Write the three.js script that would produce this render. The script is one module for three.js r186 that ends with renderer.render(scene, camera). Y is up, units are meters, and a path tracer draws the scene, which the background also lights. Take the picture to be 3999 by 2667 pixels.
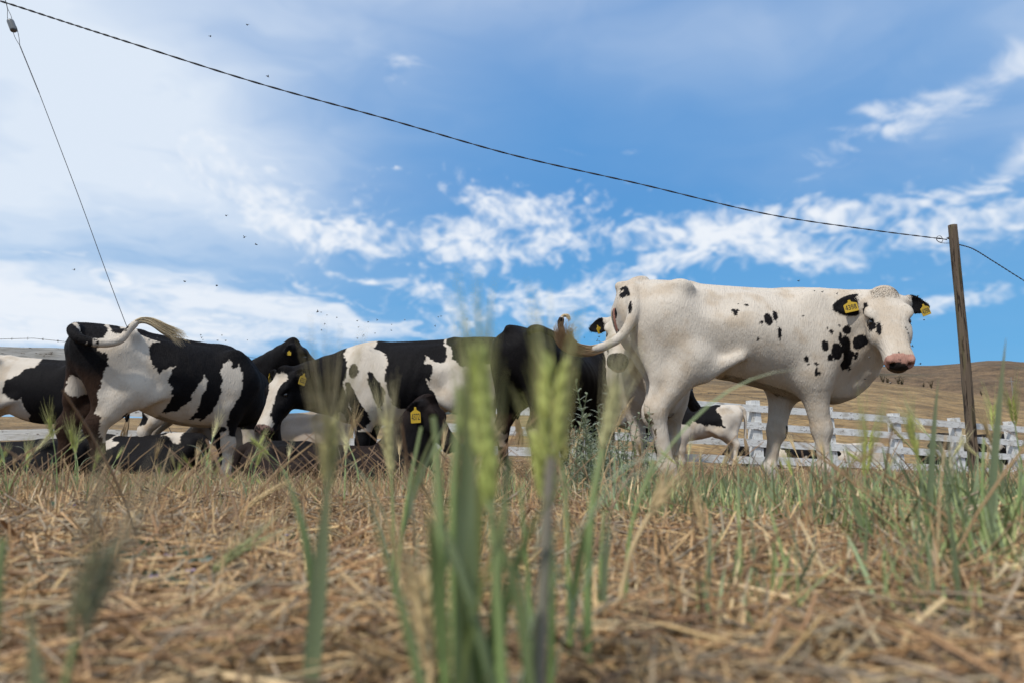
import * as THREE from 'three';
import { mergeGeometries, mergeVertices } from 'three/addons/utils/BufferGeometryUtils.js';

// ---------------------------------------------------------------- camera, sky, sun, exposure
const W0 = 3999, H0 = 2667, FPX = 2667, PITCH = Math.atan((1790 - 1333.5) / FPX), CAMY = 0.14;
const scene = new THREE.Scene();
const camera = new THREE.PerspectiveCamera(2 * Math.atan(H0 / 2 / FPX) * 180 / Math.PI, W0 / H0, 0.02, 3000);
camera.filmGauge = 36;
camera.position.set(0, CAMY, 0);
camera.rotation.x = PITCH;
camera.focus = 4.9;
camera.userData.fStop = 5.6;
camera.updateMatrixWorld();
const renderer = new THREE.WebGLRenderer({ antialias: true });
renderer.setSize(1024, 682);
renderer.toneMapping = THREE.LinearToneMapping;
renderer.toneMappingExposure = 1.0;
renderer.shadowMap.enabled = true;

const SUN = new THREE.Vector3(-0.40, 0.80, 0.46).normalize();
const sun = new THREE.DirectionalLight(new THREE.Color(1.0, 0.95, 0.86), 3.3);
sun.name = 'sun'; sun.position.copy(SUN).multiplyScalar(60); sun.target.position.set(0, 0, -6);
sun.castShadow = true; sun.shadow.radius = 5; sun.shadow.mapSize.set(4096, 4096);
Object.assign(sun.shadow.camera, { left: -25, right: 25, top: 25, bottom: -25, near: 1, far: 140 });
scene.add(sun, sun.target);

// ---------------------------------------------------------------- helpers
const { sin, cos, abs, min, max, sqrt, PI, floor, pow, exp, hypot, atan2, asin } = Math;
function rng(seed) { let a = seed >>> 0; return () => { a = (a + 0x6D2B79F5) | 0; let t = Math.imul(a ^ (a >>> 15), 1 | a); t = (t + Math.imul(t ^ (t >>> 7), 61 | t)) ^ t; return ((t ^ (t >>> 14)) >>> 0) / 4294967296; }; }
const clamp = (x, a, b) => x < a ? a : x > b ? b : x;
const mix = (a, b, t) => a + (b - a) * t;
const sst = (a, b, x) => { const t = clamp((x - a) / (b - a), 0, 1); return t * t * (3 - 2 * t); };
const V = (x, y, z) => new THREE.Vector3(x, y, z);
const HS = new Float32Array(4096); { const r = rng(77); for (let i = 0; i < 4096; i++) HS[i] = r(); }
const h3 = (x, y, z) => HS[(Math.imul(x, 73856093) ^ Math.imul(y, 19349663) ^ Math.imul(z, 83492791)) & 4095];
function vn(x, y, z) {
  const xi = floor(x), yi = floor(y), zi = floor(z); let u = x - xi, v = y - yi, w = z - zi;
  u = u * u * (3 - 2 * u); v = v * v * (3 - 2 * v); w = w * w * (3 - 2 * w);
  const a = mix(mix(h3(xi, yi, zi), h3(xi + 1, yi, zi), u), mix(h3(xi, yi + 1, zi), h3(xi + 1, yi + 1, zi), u), v);
  const b = mix(mix(h3(xi, yi, zi + 1), h3(xi + 1, yi, zi + 1), u), mix(h3(xi, yi + 1, zi + 1), h3(xi + 1, yi + 1, zi + 1), u), v);
  return mix(a, b, w);
}
function fbm(x, y, z, o = 4) { let s = 0, a = 0.5, n = 0; for (let i = 0; i < o; i++) { s += a * vn(x, y, z); n += a; x = x * 2.03 + 11.3; y = y * 2.03 + 4.7; z = z * 2.03 + 7.9; a *= 0.5; } return s / n; }
const lin = (c) => c <= 0.04045 ? c / 12.92 : pow((c + 0.055) / 1.055, 2.4);
const S = (r, g, b) => [lin(r / 255), lin(g / 255), lin(b / 255)];     // a colour read off as sRGB bytes
const mix3 = (a, b, t) => [mix(a[0], b[0], t), mix(a[1], b[1], t), mix(a[2], b[2], t)];
const SP = sin(PITCH), CP = cos(PITCH);
// a pixel of the photograph at a chosen distance (metres ahead of the camera) as a point of the place
function P(px, py, d) { const vx = (px - W0 / 2) / FPX, vy = -(py - H0 / 2) / FPX, t = d / (CP - vy * SP); return V(vx * t, CAMY + (SP + vy * CP) * t, -d); }
const PX = (px, d) => P(px, 1800, d).x;

const taken = {};
function numbered(n) { const k = taken[n] = (taken[n] ?? -1) + 1; return k ? n + '_' + String(k).padStart(3, '0') : n; }
function shade(o) { o.traverse((m) => { if (m.isMesh) { m.castShadow = true; m.receiveShadow = true; } }); return o; }
function thing(name, label, category, pos = [0, 0, 0], group) {
  const o = new THREE.Group(); o.name = numbered(name); o.position.set(...pos); o.userData = { label, category };
  if (group) o.userData.group = group; scene.add(o); return o;
}
function part(name, geo, mat, parent, kind) { const m = new THREE.Mesh(geo, mat); m.name = name; m.castShadow = m.receiveShadow = true; if (kind) m.userData.kind = kind; (parent ?? scene).add(m); return m; }
function structure(name, geo, mat) { const m = part(numbered(name), geo, mat); m.userData = { kind: 'structure' }; return m; }
// collects triangles with colours
class GB {
  constructor() { this.p = []; this.c = []; this.i = []; this.uv = []; }
  v(x, y, z, c, u = 0, w = 0) { this.p.push(x, y, z); this.c.push(c[0], c[1], c[2]); this.uv.push(u, w); return this.p.length / 3 - 1; }
  t(a, b, c) { this.i.push(a, b, c); }
  q(a, b, c, d) { this.i.push(a, b, c, a, c, d); }
  geo(flat) {
    let g = new THREE.BufferGeometry();
    g.setAttribute('position', new THREE.Float32BufferAttribute(this.p, 3)); g.setAttribute('color', new THREE.Float32BufferAttribute(this.c, 3));
    g.setAttribute('uv', new THREE.Float32BufferAttribute(this.uv, 2)); g.setIndex(this.i);
    if (flat) g = g.toNonIndexed(); g.computeVertexNormals(); return g;
  }
  // a tapering tube through points (V) with radii
  tube(pts, rad, col, sides = 6, cap = true) {
    const n = pts.length, rows = []; let N = null;
    for (let k = 0; k < n; k++) {
      const T = pts[min(k + 1, n - 1)].clone().sub(pts[max(k - 1, 0)]).normalize();
      if (!N) { N = V(0, 1, 0); if (abs(T.y) > 0.9) N.set(1, 0, 0); }
      N.addScaledVector(T, -N.dot(T)).normalize(); const B = T.clone().cross(N), row = [], r = typeof rad === 'function' ? rad(k / (n - 1)) : rad, c = typeof col === 'function' ? col(k / (n - 1)) : col;
      for (let s = 0; s < sides; s++) { const a = s / sides * 2 * PI, x = cos(a) * r, y = sin(a) * r; row.push(this.v(pts[k].x + N.x * x + B.x * y, pts[k].y + N.y * x + B.y * y, pts[k].z + N.z * x + B.z * y, c, s / sides, k / (n - 1))); }
      rows.push(row);
    }
    for (let k = 0; k < n - 1; k++) for (let s = 0; s < sides; s++) { const e = (s + 1) % sides; this.q(rows[k][s], rows[k][e], rows[k + 1][e], rows[k + 1][s]); }
    if (cap) for (const k of [0, n - 1]) { const m = this.v(pts[k].x, pts[k].y, pts[k].z, typeof col === 'function' ? col(k / (n - 1)) : col); for (let s = 0; s < sides; s++) { const e = (s + 1) % sides; k ? this.t(m, rows[k][s], rows[k][e]) : this.t(m, rows[k][e], rows[k][s]); } }
  }
  // a flat blade folded along its middle: points, half width, sideways direction
  blade(pts, wid, side, col, fold = 0.25) {
    const n = pts.length, rows = [];
    for (let k = 0; k < n; k++) {
      const t = k / (n - 1), T = pts[min(k + 1, n - 1)].clone().sub(pts[max(k - 1, 0)]).normalize(), B = side.clone().addScaledVector(T, -side.dot(T)).normalize(), N = T.clone().cross(B), w = wid(t), c = typeof col === 'function' ? col(t) : col, p = pts[k];
      rows.push([this.v(p.x - B.x * w, p.y - B.y * w, p.z - B.z * w, c, 0, t), this.v(p.x - N.x * w * fold, p.y - N.y * w * fold, p.z - N.z * w * fold, c, 0.5, t), this.v(p.x + B.x * w, p.y + B.y * w, p.z + B.z * w, c, 1, t)]);
    }
    for (let k = 0; k < n - 1; k++) for (let s = 0; s < 2; s++) this.q(rows[k][s], rows[k][s + 1], rows[k + 1][s + 1], rows[k + 1][s]);
  }
}
const curve = (pts, n) => new THREE.CatmullRomCurve3(pts, false, 'centripetal').getPoints(n);
function dataTex(w, h, f, srgb) {
  const a = new Uint8Array(w * h * 4);
  for (let y = 0, k = 0; y < h; y++) for (let x = 0; x < w; x++, k += 4) { const c = f(x / w, y / h); a[k] = clamp(c[0], 0, 1) * 255; a[k + 1] = clamp(c[1], 0, 1) * 255; a[k + 2] = clamp(c[2], 0, 1) * 255; a[k + 3] = 255; }
  const t = new THREE.DataTexture(a, w, h); t.wrapS = t.wrapT = THREE.RepeatWrapping; t.magFilter = THREE.LinearFilter; t.minFilter = THREE.LinearMipmapLinearFilter; t.generateMipmaps = true;
  if (srgb) t.colorSpace = THREE.SRGBColorSpace; t.needsUpdate = true; return t;
}
// noise that repeats over the unit square
function tiled(u, v, fx, fy, seed, o = 3) {
  let s = 0, a = 0.5, n = 0;
  for (let k = 0; k < o; k++) {
    const x = u * fx, y = v * fy, xi = floor(x), yi = floor(y); let p = x - xi, q = y - yi; p = p * p * (3 - 2 * p); q = q * q * (3 - 2 * q);
    const g = (i, j) => h3(((xi + i) % fx + fx) % fx, ((yi + j) % fy + fy) % fy, seed + k);
    s += a * mix(mix(g(0, 0), g(1, 0), p), mix(g(0, 1), g(1, 1), p), q); n += a; a *= 0.55; fx *= 2; fy *= 2;
  }
  return s / n;
}

// ---------------------------------------------------------------- sky (air and clouds)
{
  const TW = 2816, TH = 1408, data = new Float32Array(TW * TH * 4);
  const dirOf = (px, py) => { const v = P(px, py, 1); v.y -= CAMY; return v.normalize(); };
  const azel = (px, py) => { const v = dirOf(px, py); return [atan2(v.x, -v.z), asin(v.y)]; };
  // cloud fields: middle (px), half sizes (px), tilt, strength
  const mk = (list) => list.map(([x, y, rx, ry, tilt, s]) => { const [a, e] = azel(x, y), k = 1 / (FPX * 1.05); return { a, e, rx: rx * k, ry: ry * k, c: cos(tilt), s: sin(tilt), w: s }; });
  const veil = mk([[200, 420, 950, 520, 0.1, 1.0], [-900, 250, 1400, 900, 0, 1.0], [820, 640, 520, 220, 0.35, 0.5], [1000, 130, 800, 300, 0.1, 0.5], [60, 850, 260, 110, 0.1, 0.4], [3300, 90, 1500, 260, 0.1, 0.34], [1900, 60, 900, 260, 0, 0.25], [800, -700, 1800, 500, 0, 0.8], [4800, -100, 1500, 700, 0, 0.4]]);
  const puff = mk([[1000, 790, 270, 120, 0.3, 0.75], [1180, 900, 260, 110, 0.25, 1.0], [1350, 930, 260, 90, -0.1, 1.0], [1420, 760, 130, 60, -0.3, 0.55], [1850, 790, 130, 90, 0.3, 0.8], [1820, 940, 190, 110, 0.1, 1.0], [2060, 850, 260, 110, -0.2, 0.95], [2120, 960, 260, 80, 0, 1.0],
    [2500, 920, 330, 75, 0, 0.95], [2820, 890, 330, 70, -0.1, 1.05], [3100, 960, 300, 75, 0.15, 1.0], [3280, 1000, 130, 50, 0, 0.8], [3350, 850, 380, 60, -0.06, 1.0], [3750, 890, 330, 75, 0.05, 1.0], [3960, 830, 200, 70, -0.3, 0.9], [2560, 1030, 330, 70, -0.15, 0.9], [2300, 1130, 360, 85, -0.15, 0.95], [2000, 1200, 330, 110, -0.1, 0.9], [2500, 1090, 240, 55, -0.2, 0.8],
    [1200, 1105, 110, 50, 0.2, 0.95], [1435, 1102, 110, 28, -0.05, 1.0], [1320, 1076, 50, 22, 0, 0.9], [1650, 1140, 170, 45, 0.12, 0.8], [3600, 1200, 260, 30, -0.12, 0.55], [2350, 1180, 260, 60, 0, 0.7], [1850, 1260, 260, 60, 0, 0.6], [2150, 1290, 230, 60, 0, 0.6]]);
  const wisp = mk([[3650, 400, 420, 62, -0.28, 0.95], [3900, 300, 210, 75, -0.35, 1.0], [3400, 455, 190, 40, -0.2, 0.7], [3880, 690, 260, 55, -0.42, 1.05], [3660, 760, 160, 40, -0.25, 0.85], [3980, 790, 130, 45, -0.2, 0.8], [1570, 245, 100, 42, 0.25, 0.75], [1560, 328, 85, 22, 0, 0.6], [3180, 686, 70, 20, 0, 0.75], [2880, 800, 130, 34, -0.2, 0.55], [2230, 605, 100, 34, 0.3, 0.5], [2420, 590, 90, 22, -0.25, 0.5], [1060, 600, 90, 32, 0, 0.5], [3700, 620, 60, 16, -0.1, 0.3]]);
  const bank = mk([[250, 1210, 900, 95, 0.02, 1.0], [1000, 1200, 760, 75, 0.1, 0.85], [300, 1110, 520, 40, 0.05, 0.55], [-700, 1200, 1000, 150, 0, 1.0], [500, 1300, 900, 55, 0, 0.6], [900, 1290, 700, 45, 0.05, 0.45], [2900, 1220, 900, 40, -0.05, 0.4], [3700, 1290, 500, 30, -0.05, 0.3]]);
  const sum = (L, a, e, sharp) => { let m = 0; for (const b of L) { let da = a - b.a; if (da > PI) da -= 2 * PI; if (da < -PI) da += 2 * PI; da *= cos(e); const de = -(e - b.e); if (abs(da) > 3 * b.rx + 3 * b.ry || abs(de) > 3 * b.ry + 3 * b.rx * abs(b.s)) continue; const x = (da * b.c + de * b.s) / b.rx, y = (-da * b.s + de * b.c) / b.ry; const q = x * x + y * y; m = max(m, b.w * exp(-pow(q, sharp) * 0.9)) + 0.12 * min(m, b.w * exp(-q)); } return m; };
  const CZ = S(90, 140, 203), CM = S(78, 148, 213), CL = S(98, 172, 226), CH = S(132, 194, 234);
  const WHITE = S(240, 245, 252), VEIL = S(228, 238, 250), GREYV = S(176, 200, 230);
  const below = S(120, 112, 92);
  const AXA = azel(2000, 700)[0];
  for (let j = 0; j < TH; j++) {
    const el = ((j + 0.5) / TH - 0.5) * PI, y = sin(el), ce = cos(el);
    for (let i = 0; i < TW; i++) {
      const k = (j * TW + i) * 4; let c;
      if (el < -0.02) c = below;
      else {
        const phi = ((i + 0.5) / TW - 0.5) * 2 * PI, x = cos(phi) * ce, z = sin(phi) * ce, az = atan2(x, -z);   // three: u = atan2(z, x) / 2 pi + 0.5
        const e = max(el, 0) * 180 / PI;
        c = e < 8 ? mix3(CH, CL, e / 8) : e < 22 ? mix3(CL, CM, (e - 8) / 14) : mix3(CM, CZ, sst(22, 45, e));
        const inFront = exp(-pow(max(0, abs(az) - 0.72) / 0.25, 2)) * (1 - sst(0.72, 0.95, el));     // elsewhere the clouds go on at random
        const iy = 1 / (max(y, 0) + 0.10), qx = x * iy, qz = z * iy;
        const big = fbm(qx * 0.9 + 3, qz * 0.9, 2.2, 4);
        const w1 = fbm(qx * 5, qz * 5, 9.1, 3) - 0.5, w2 = fbm(qx * 5 + 20, qz * 5, 4.1, 3) - 0.5;
        const aa = az + w1 * 0.045, ee = el + w2 * 0.03;
        // thin high veil
        let m = sum(veil, aa, ee, 0.9); m = max(m * 1.05, (1 - inFront) * sst(0.40, 0.72, big) * 0.85) * (0.50 + 0.95 * fbm(qx * 2.4 + w1 * 1.5, qz * 3.4 + w2, 1.5, 5));
        m = clamp(m, 0, 0.93); c = mix3(c, mix3(GREYV, VEIL, sst(0.15, 0.75, m)), m);
        // low streaked bank
        m = sum(bank, aa, ee, 1.2); m = max(m, (1 - inFront) * sst(0.45, 0.7, fbm(az * 2.2, 1.7, 5, 2)) * exp(-pow((el - 0.2) / 0.07, 2)));
        if (m > 0.01) { const n = fbm(az * 5 + el * 4 + w1 * 2, el * 80 + w2 * 7, 3.3, 5); m = sst(0.28, 0.95, m * 0.95 + (n - 0.5) * 1.05) * 0.88; c = mix3(c, WHITE, m); }
        // broken puffs in small cells
        m = sum(puff, aa, ee, 1.15); m = max(m, (1 - inFront) * sst(0.5, 0.68, fbm(qx * 1.3 + 8, qz * 1.3, 6.6, 3)));
        if (m > 0.02) { const n = fbm(az * 62 + w1 * 2.5, el * 84 + w2 * 2.5, 5.5, 4), n2 = fbm(az * 14 + el * 6, el * 24, 8.8, 4); m = sst(0.22, 1.22, m * 0.82 + (n - 0.5) * 1.45 + (n2 - 0.5) * 1.0); c = mix3(c, WHITE, m * 0.96); }
        // feathery wisps
        m = sum(wisp, aa, ee, 1.0);
        if (m > 0.02) { const n = fbm(qx * 7 - qz * 9 + w1 * 5, qz * 24 + qx * 9 + w2 * 5, 7.7, 5); m = sst(0.34, 1.25, m * 0.85 + (n - 0.5) * 1.5); c = mix3(c, WHITE, m * 0.8); }
      }
      data[k] = c[0]; data[k + 1] = c[1]; data[k + 2] = c[2]; data[k + 3] = 1;
    }
  }
  const sky = new THREE.DataTexture(data, TW, TH, THREE.RGBAFormat, THREE.FloatType);
  sky.mapping = THREE.EquirectangularReflectionMapping; sky.magFilter = sky.minFilter = THREE.LinearFilter; sky.needsUpdate = true;
  scene.background = sky; scene.environment = sky;
}

// ---------------------------------------------------------------- ground and hills
const gnd = (x, z) => { const d = -z; return sst(7, 9.4, d) * (0.171 - 0.0348 * clamp(x, -14, 22)) - 0.09 * sst(1.2, 3.6, d) + (fbm(x * 0.9, z * 0.9, 1.2, 3) - 0.5) * 0.05 * sst(1.0, 2.5, d) + (fbm(x * 4.5, z * 4.5, 8.2, 3) - 0.5) * 0.045 * sst(0.25, 0.8, d); };
const soilTex = dataTex(512, 512, (u, v) => { const n = tiled(u, v, 9, 9, 3, 4), m = tiled(u, v, 60, 60, 21, 3), s = tiled(u, v, 24, 150, 31, 2); const t = 0.45 * n + 0.35 * m + 0.2 * s; const c = mix3([0.24, 0.17, 0.11], [0.46, 0.35, 0.23], sst(0.3, 0.7, t)); return c; }, true);
const soilBump = dataTex(512, 512, (u, v) => { const t = tiled(u, v, 30, 30, 5, 4); return [t, t, t]; });
{
  // one sheet, fine near the camera and coarse towards the horizon
  const g = new GB(), NA = 220, rows = []; let r = 0.12; const rs = [0.0]; while (r < 900) { rs.push(r); r *= 1.045; }
  for (const q of rs) { const row = []; for (let a = 0; a < NA; a++) { const t = a / NA * 2 * PI, x = sin(t) * q, z = -cos(t) * q; const y = gnd(x, z) - sst(40, 120, q) * 1.5; row.push(g.v(x, y, z, [1, 1, 1], x * 0.8, z * 0.8)); } rows.push(row); }
  for (let k = 0; k < rows.length - 1; k++) for (let a = 0; a < NA; a++) { const e = (a + 1) % NA; g.q(rows[k][a], rows[k][e], rows[k + 1][e], rows[k + 1][a]); }
  structure('ground', g.geo(), new THREE.MeshStandardMaterial({ map: soilTex, bumpMap: soilBump, bumpScale: 0.02, roughness: 1 }));
}
const pw = (tab, x) => { if (x <= tab[0][0]) return tab[0][1]; for (let i = 1; i < tab.length; i++) if (x <= tab[i][0]) { let t = (x - tab[i - 1][0]) / (tab[i][0] - tab[i - 1][0]); t = t * t * (3 - 2 * t) * 0.5 + t * 0.5; return mix(tab[i - 1][1], tab[i][1], t); } return tab[tab.length - 1][1]; };
const hillTex = dataTex(1024, 1024, (u, v) => { const s = tiled(u, v, 30, 50, 41, 4), n = tiled(u, v, 12, 14, 52, 4), f = tiled(u, v, 120, 220, 61, 2); const t = clamp(0.5 + (s - 0.5) * 0.7 + (n - 0.5) * 0.9 + (f - 0.5) * 0.7, 0, 1); return [0.55 + 0.45 * t, 0.54 + 0.45 * t, 0.54 + 0.43 * t]; }, true);
const hillBump = dataTex(512, 512, (u, v) => { const t = 0.6 * tiled(u, v, 30, 60, 71, 4) + 0.4 * tiled(u, v, 90, 140, 72, 2); return [t, t, t]; });
const hillY = {};
function hill(name, crest, d0, d1, base, colour, bumps, x0 = -3500, x1 = 8000, step = 40) {
  const g = new GB(), rows = [], NT = 60;
  const at = (px, t) => {   // t 0 foot, 1 crest, above 1 the far side
    const c = P(px, pw(crest, px), d1), f = P(px, 1800, d0); f.y = base(f.x, f.z);
    const d = t <= 1 ? mix(d0, d1, t) : d1 + (t - 1) * 80, k = t <= 1 ? sin(min(t, 1) * PI / 2) : cos((t - 1) * 1.2), sx = c.x / d1 * d;
    const n = (fbm(sx * 0.05, d * 0.05, 3.3, 4) - 0.5) * bumps * sin(min(t, 1) * PI) * (t <= 1 ? 1 : 0);
    return V(sx, mix(f.y, c.y, mix(t <= 1 ? t : k, k, 0.55)) + n, -d);
  };
  hillY[name] = at;
  for (let px = x0; px <= x1; px += step) { const row = []; for (let k = 0; k <= NT; k++) { const t = k / NT * 1.35, p = at(px, t); const n = fbm(p.x * 0.06, p.z * 0.1, 7.7, 4), n2 = fbm(p.x * 0.25, p.z * 0.5, 2.7, 3); const c = colour(n, n2, t); row.push(g.v(p.x, p.y, p.z, c, p.x * 0.045, p.z * 0.045)); } rows.push(row); }
  for (let a = 0; a < rows.length - 1; a++) for (let k = 0; k < NT; k++) g.q(rows[a][k], rows[a + 1][k], rows[a + 1][k + 1], rows[a][k + 1]);
  structure(name, g.geo(), new THREE.MeshStandardMaterial({ map: hillTex, vertexColors: true, bumpMap: hillBump, bumpScale: 0.6, roughness: 1 }));
}
hill('golden_hill', [[-3500, 1635], [0, 1635], [1500, 1640], [2150, 1590], [2650, 1470], [3050, 1478], [3368, 1496], [3568, 1514], [3761, 1540], [3999, 1570], [5500, 1650], [8000, 1700]], 24, 95, (x, z) => gnd(x, z) - 0.3,
  (n, n2) => mix3(mix3([0.34, 0.22, 0.095], [0.44, 0.30, 0.14], sst(0.35, 0.65, n2)), [0.20, 0.14, 0.072], sst(0.55, 0.72, n) * 0.75), 1.6);
hill('brown_hill', [[-3500, 1760], [1800, 1740], [2600, 1540], [3000, 1455], [3300, 1434], [3550, 1428], [3640, 1428], [3746, 1420], [3865, 1408], [3940, 1409], [3999, 1414], [5000, 1500], [8000, 1600]], 100, 210, () => -2,
  (n, n2) => mix3(mix3([0.20, 0.13, 0.07], [0.27, 0.178, 0.098], sst(0.35, 0.65, n2)), [0.11, 0.095, 0.05], sst(0.56, 0.75, n) * 0.8), 4);
hill('wooded_ridge', [[-3500, 1745], [1200, 1735], [1950, 1560], [2200, 1450], [2380, 1440], [2700, 1470], [3200, 1560], [8000, 1700]], 220, 330, () => -3, (n) => mix3([0.035, 0.05, 0.045], [0.06, 0.075, 0.06], n), 5);

// pines on the far ridge
{
  const r = rng(5), bark = new THREE.MeshStandardMaterial({ color: new THREE.Color(0.05, 0.035, 0.03), roughness: 1 }), needles = new THREE.MeshStandardMaterial({ vertexColors: true, roughness: 1, side: THREE.DoubleSide });
  function pine() {
    const o = thing('pine_tree', 'dark conifer on the far wooded ridge', 'tree', [0, 0, 0], 'conifers on the far ridge'), g = new GB(), H = 9;
    g.tube([V(0, -0.5, 0), V(0.05, 4, 0), V(0, H * 0.95, 0)], (t) => mix(0.24, 0.04, t), [0.05, 0.035, 0.03], 6); part('trunk', g.geo(), bark, o);
    const c = new GB();
    for (let k = 0; k < 900; k++) { const h = pow(r(), 1.1), y = 0.4 + h * (H - 0.4), R = (1 - h) * 3.4 * (0.5 + 0.6 * vn(h * 14, k * 0.01, 1)) + 0.15, a = r() * 2 * PI, q = R * (0.4 + 0.6 * r()), x = cos(a) * q, z = sin(a) * q, s = 0.5 + 0.6 * r(), col = mix3([0.02, 0.035, 0.025], [0.05, 0.07, 0.05], r());
      const A = c.v(x, y, z, col), B = c.v(x + cos(a) * s - sin(a) * s * 0.5, y - 0.25 * s, z + sin(a) * s + cos(a) * s * 0.5, col), C = c.v(x + cos(a) * s + sin(a) * s * 0.5, y - 0.5 * s * r(), z + sin(a) * s - cos(a) * s * 0.5, col); c.t(A, B, C); }
    part('crown', c.geo(), needles, o); return o;
  }
  const first = pine(); let n = 0;
  for (let px = 2180; px < 2480; px += 9 + r() * 7) { const o = n++ ? first.clone() : first; if (n > 1) { o.name = numbered('pine_tree'); scene.add(o); } const p = hillY.wooded_ridge(px, 0.93 + r() * 0.07); o.position.copy(p); o.rotation.y = r() * 6; const s = 0.55 + r() * 0.55; o.scale.set(s, s, s); }
}

// dry weeds along the crest of the golden hill
{
  const r = rng(808), m = new THREE.MeshStandardMaterial({ vertexColors: true, roughness: 1, side: THREE.DoubleSide });
  const make = (k) => { const o = thing('thistle', 'dark dry thistle on the crest of the golden hill', 'weed', [0, 0, 0], 'thistles on the golden hill'), st = new GB(), lf = new GB(); for (let s = 0; s < 5; s++) { const a = r() * 6.3, H = 0.5 + 0.6 * r(), t = V(cos(a) * 0.3 * r(), H, sin(a) * 0.3 * r()); st.tube([V(0, -0.1, 0), t.clone().multiplyScalar(0.5).add(V(0, 0.05, 0)), t], 0.02, [0.09, 0.07, 0.04], 4); for (let q = 0; q < 14; q++) { const p = t.clone().multiplyScalar(0.3 + 0.7 * r()), c = mix3([0.06, 0.055, 0.03], [0.12, 0.1, 0.05], r()), u = r() * 6.3, z = 0.08 + 0.1 * r(); lf.t(lf.v(p.x, p.y, p.z, c), lf.v(p.x + cos(u) * z, p.y + z * r(), p.z + sin(u) * z, c), lf.v(p.x + cos(u + 0.7) * z, p.y + z * 0.4, p.z + sin(u + 0.7) * z, c)); } } part('stem', st.geo(), m, o); part('leaves', lf.geo(), m, o, 'stuff'); return o; };
  const A = [make(0), make(1)]; [[3372, 0.95], [3392, 0.94], [3398, 0.95], [3452, 0.94], [3470, 0.95], [3512, 0.9], [3524, 0.91], [3526, 0.92], [3610, 0.9], [3640, 0.86], [3836, 0.93], [3340, 0.9]].forEach(([px, t], k) => { const o = k < 2 ? A[k] : A[k % 2].clone(); if (k > 1) { o.name = numbered('thistle'); scene.add(o); } o.position.copy(hillY.golden_hill(px, t)); o.rotation.y = r() * 6; o.scale.setScalar(0.7 + 0.7 * r()); });
  const p = hillY.golden_hill(3962, 1.0), o = thing('power_pole', 'small distant grey power pole with a crossarm on the hillside', 'pole', p.toArray()), g = new GB(), c = new GB(), gm = new THREE.MeshStandardMaterial({ color: new THREE.Color(0.22, 0.21, 0.2), roughness: 0.9 });
  g.tube([V(0, -0.5, 0), V(0, 3.4, 0)], (t) => mix(0.07, 0.05, t), [1, 1, 1], 8); part('shaft', g.geo(), gm, o); c.tube([V(-0.35, 2.75, 0), V(0.35, 2.75, 0)], 0.05, [1, 1, 1], 6); part('crossarm', c.geo(), gm, o);
}

// ---------------------------------------------------------------- fence, poles, wires
const paintTex = dataTex(512, 512, (u, v) => {
  const grain = tiled(u, v, 4, 120, 81, 4), peel = tiled(u, v, 14, 40, 91, 5), fine = tiled(u, v, 60, 160, 95, 3), dirt = tiled(u, v, 5, 9, 99, 3);
  let c = mix3([0.80, 0.80, 0.80], [0.90, 0.90, 0.89], grain); const p = sst(0.69, 0.75, peel * 0.7 + fine * 0.36); c = mix3(c, [0.38, 0.34, 0.31], p * 0.9);
  c = mix3(c, [0.30, 0.27, 0.25], sst(0.70, 0.76, grain) * 0.5); return mix3(c, [0.62, 0.59, 0.54], sst(0.5, 0.8, dirt) * 0.5);
}, true);
const paintBump = dataTex(512, 512, (u, v) => { const t = 0.5 * tiled(u, v, 4, 120, 81, 4) + 0.5 * tiled(u, v, 14, 40, 91, 5); return [t, t, t]; });
const paint = new THREE.MeshStandardMaterial({ map: paintTex, bumpMap: paintBump, bumpScale: 0.006, roughness: 0.75, color: new THREE.Color(0.98, 0.98, 0.97) });
const paintOld = new THREE.MeshStandardMaterial({ map: paintTex, bumpMap: paintBump, bumpScale: 0.008, roughness: 0.85, color: new THREE.Color(0.62, 0.60, 0.57) });
// a rough-sawn board: length along x, height y, thickness z, origin at the middle
function board(L, H, T, r, turnGrain) {
  const g = new THREE.BoxGeometry(L, H, T, max(2, Math.round(L / 0.3)), 2, 1), p = g.attributes.position, uv = g.attributes.uv, off = r() * 7, o2 = r() * 7, bow = (r() - 0.5) * 0.02;
  for (let i = 0; i < p.count; i++) {
    const x = p.getX(i), y = p.getY(i); p.setY(i, y + (vn(x * 4 + off, y > 0 ? 3 : 9, 1) - 0.5) * 0.014 + bow * (1 - 4 * x * x / L / L)); p.setZ(i, p.getZ(i) + (vn(x * 3, y * 9 + off, 5) - 0.5) * 0.008); p.setX(i, x + (abs(x) > L * 0.49 ? (vn(y * 20, off, 2) - 0.5) * 0.012 : 0));
    turnGrain ? uv.setXY(i, y * 0.9 + o2, x * 0.9 + off) : uv.setXY(i, x * 0.9 + off, (y + p.getZ(i)) * 0.9 + o2);
  }
  g.computeVertexNormals(); return g;
}
const FA = V(-6.5, 0, -9.0), FB = V(11.8, 0, -16.4), FD = FB.clone().sub(FA).normalize(), FN = V(-FD.z, 0, FD.x).multiplyScalar(FD.x > 0 ? 1 : -1);
if (FN.z < 0) FN.negate();
const fenceAt = (s) => { const p = FA.clone().addScaledVector(FD, s); p.y = gnd(p.x, p.z); return p; };
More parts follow.
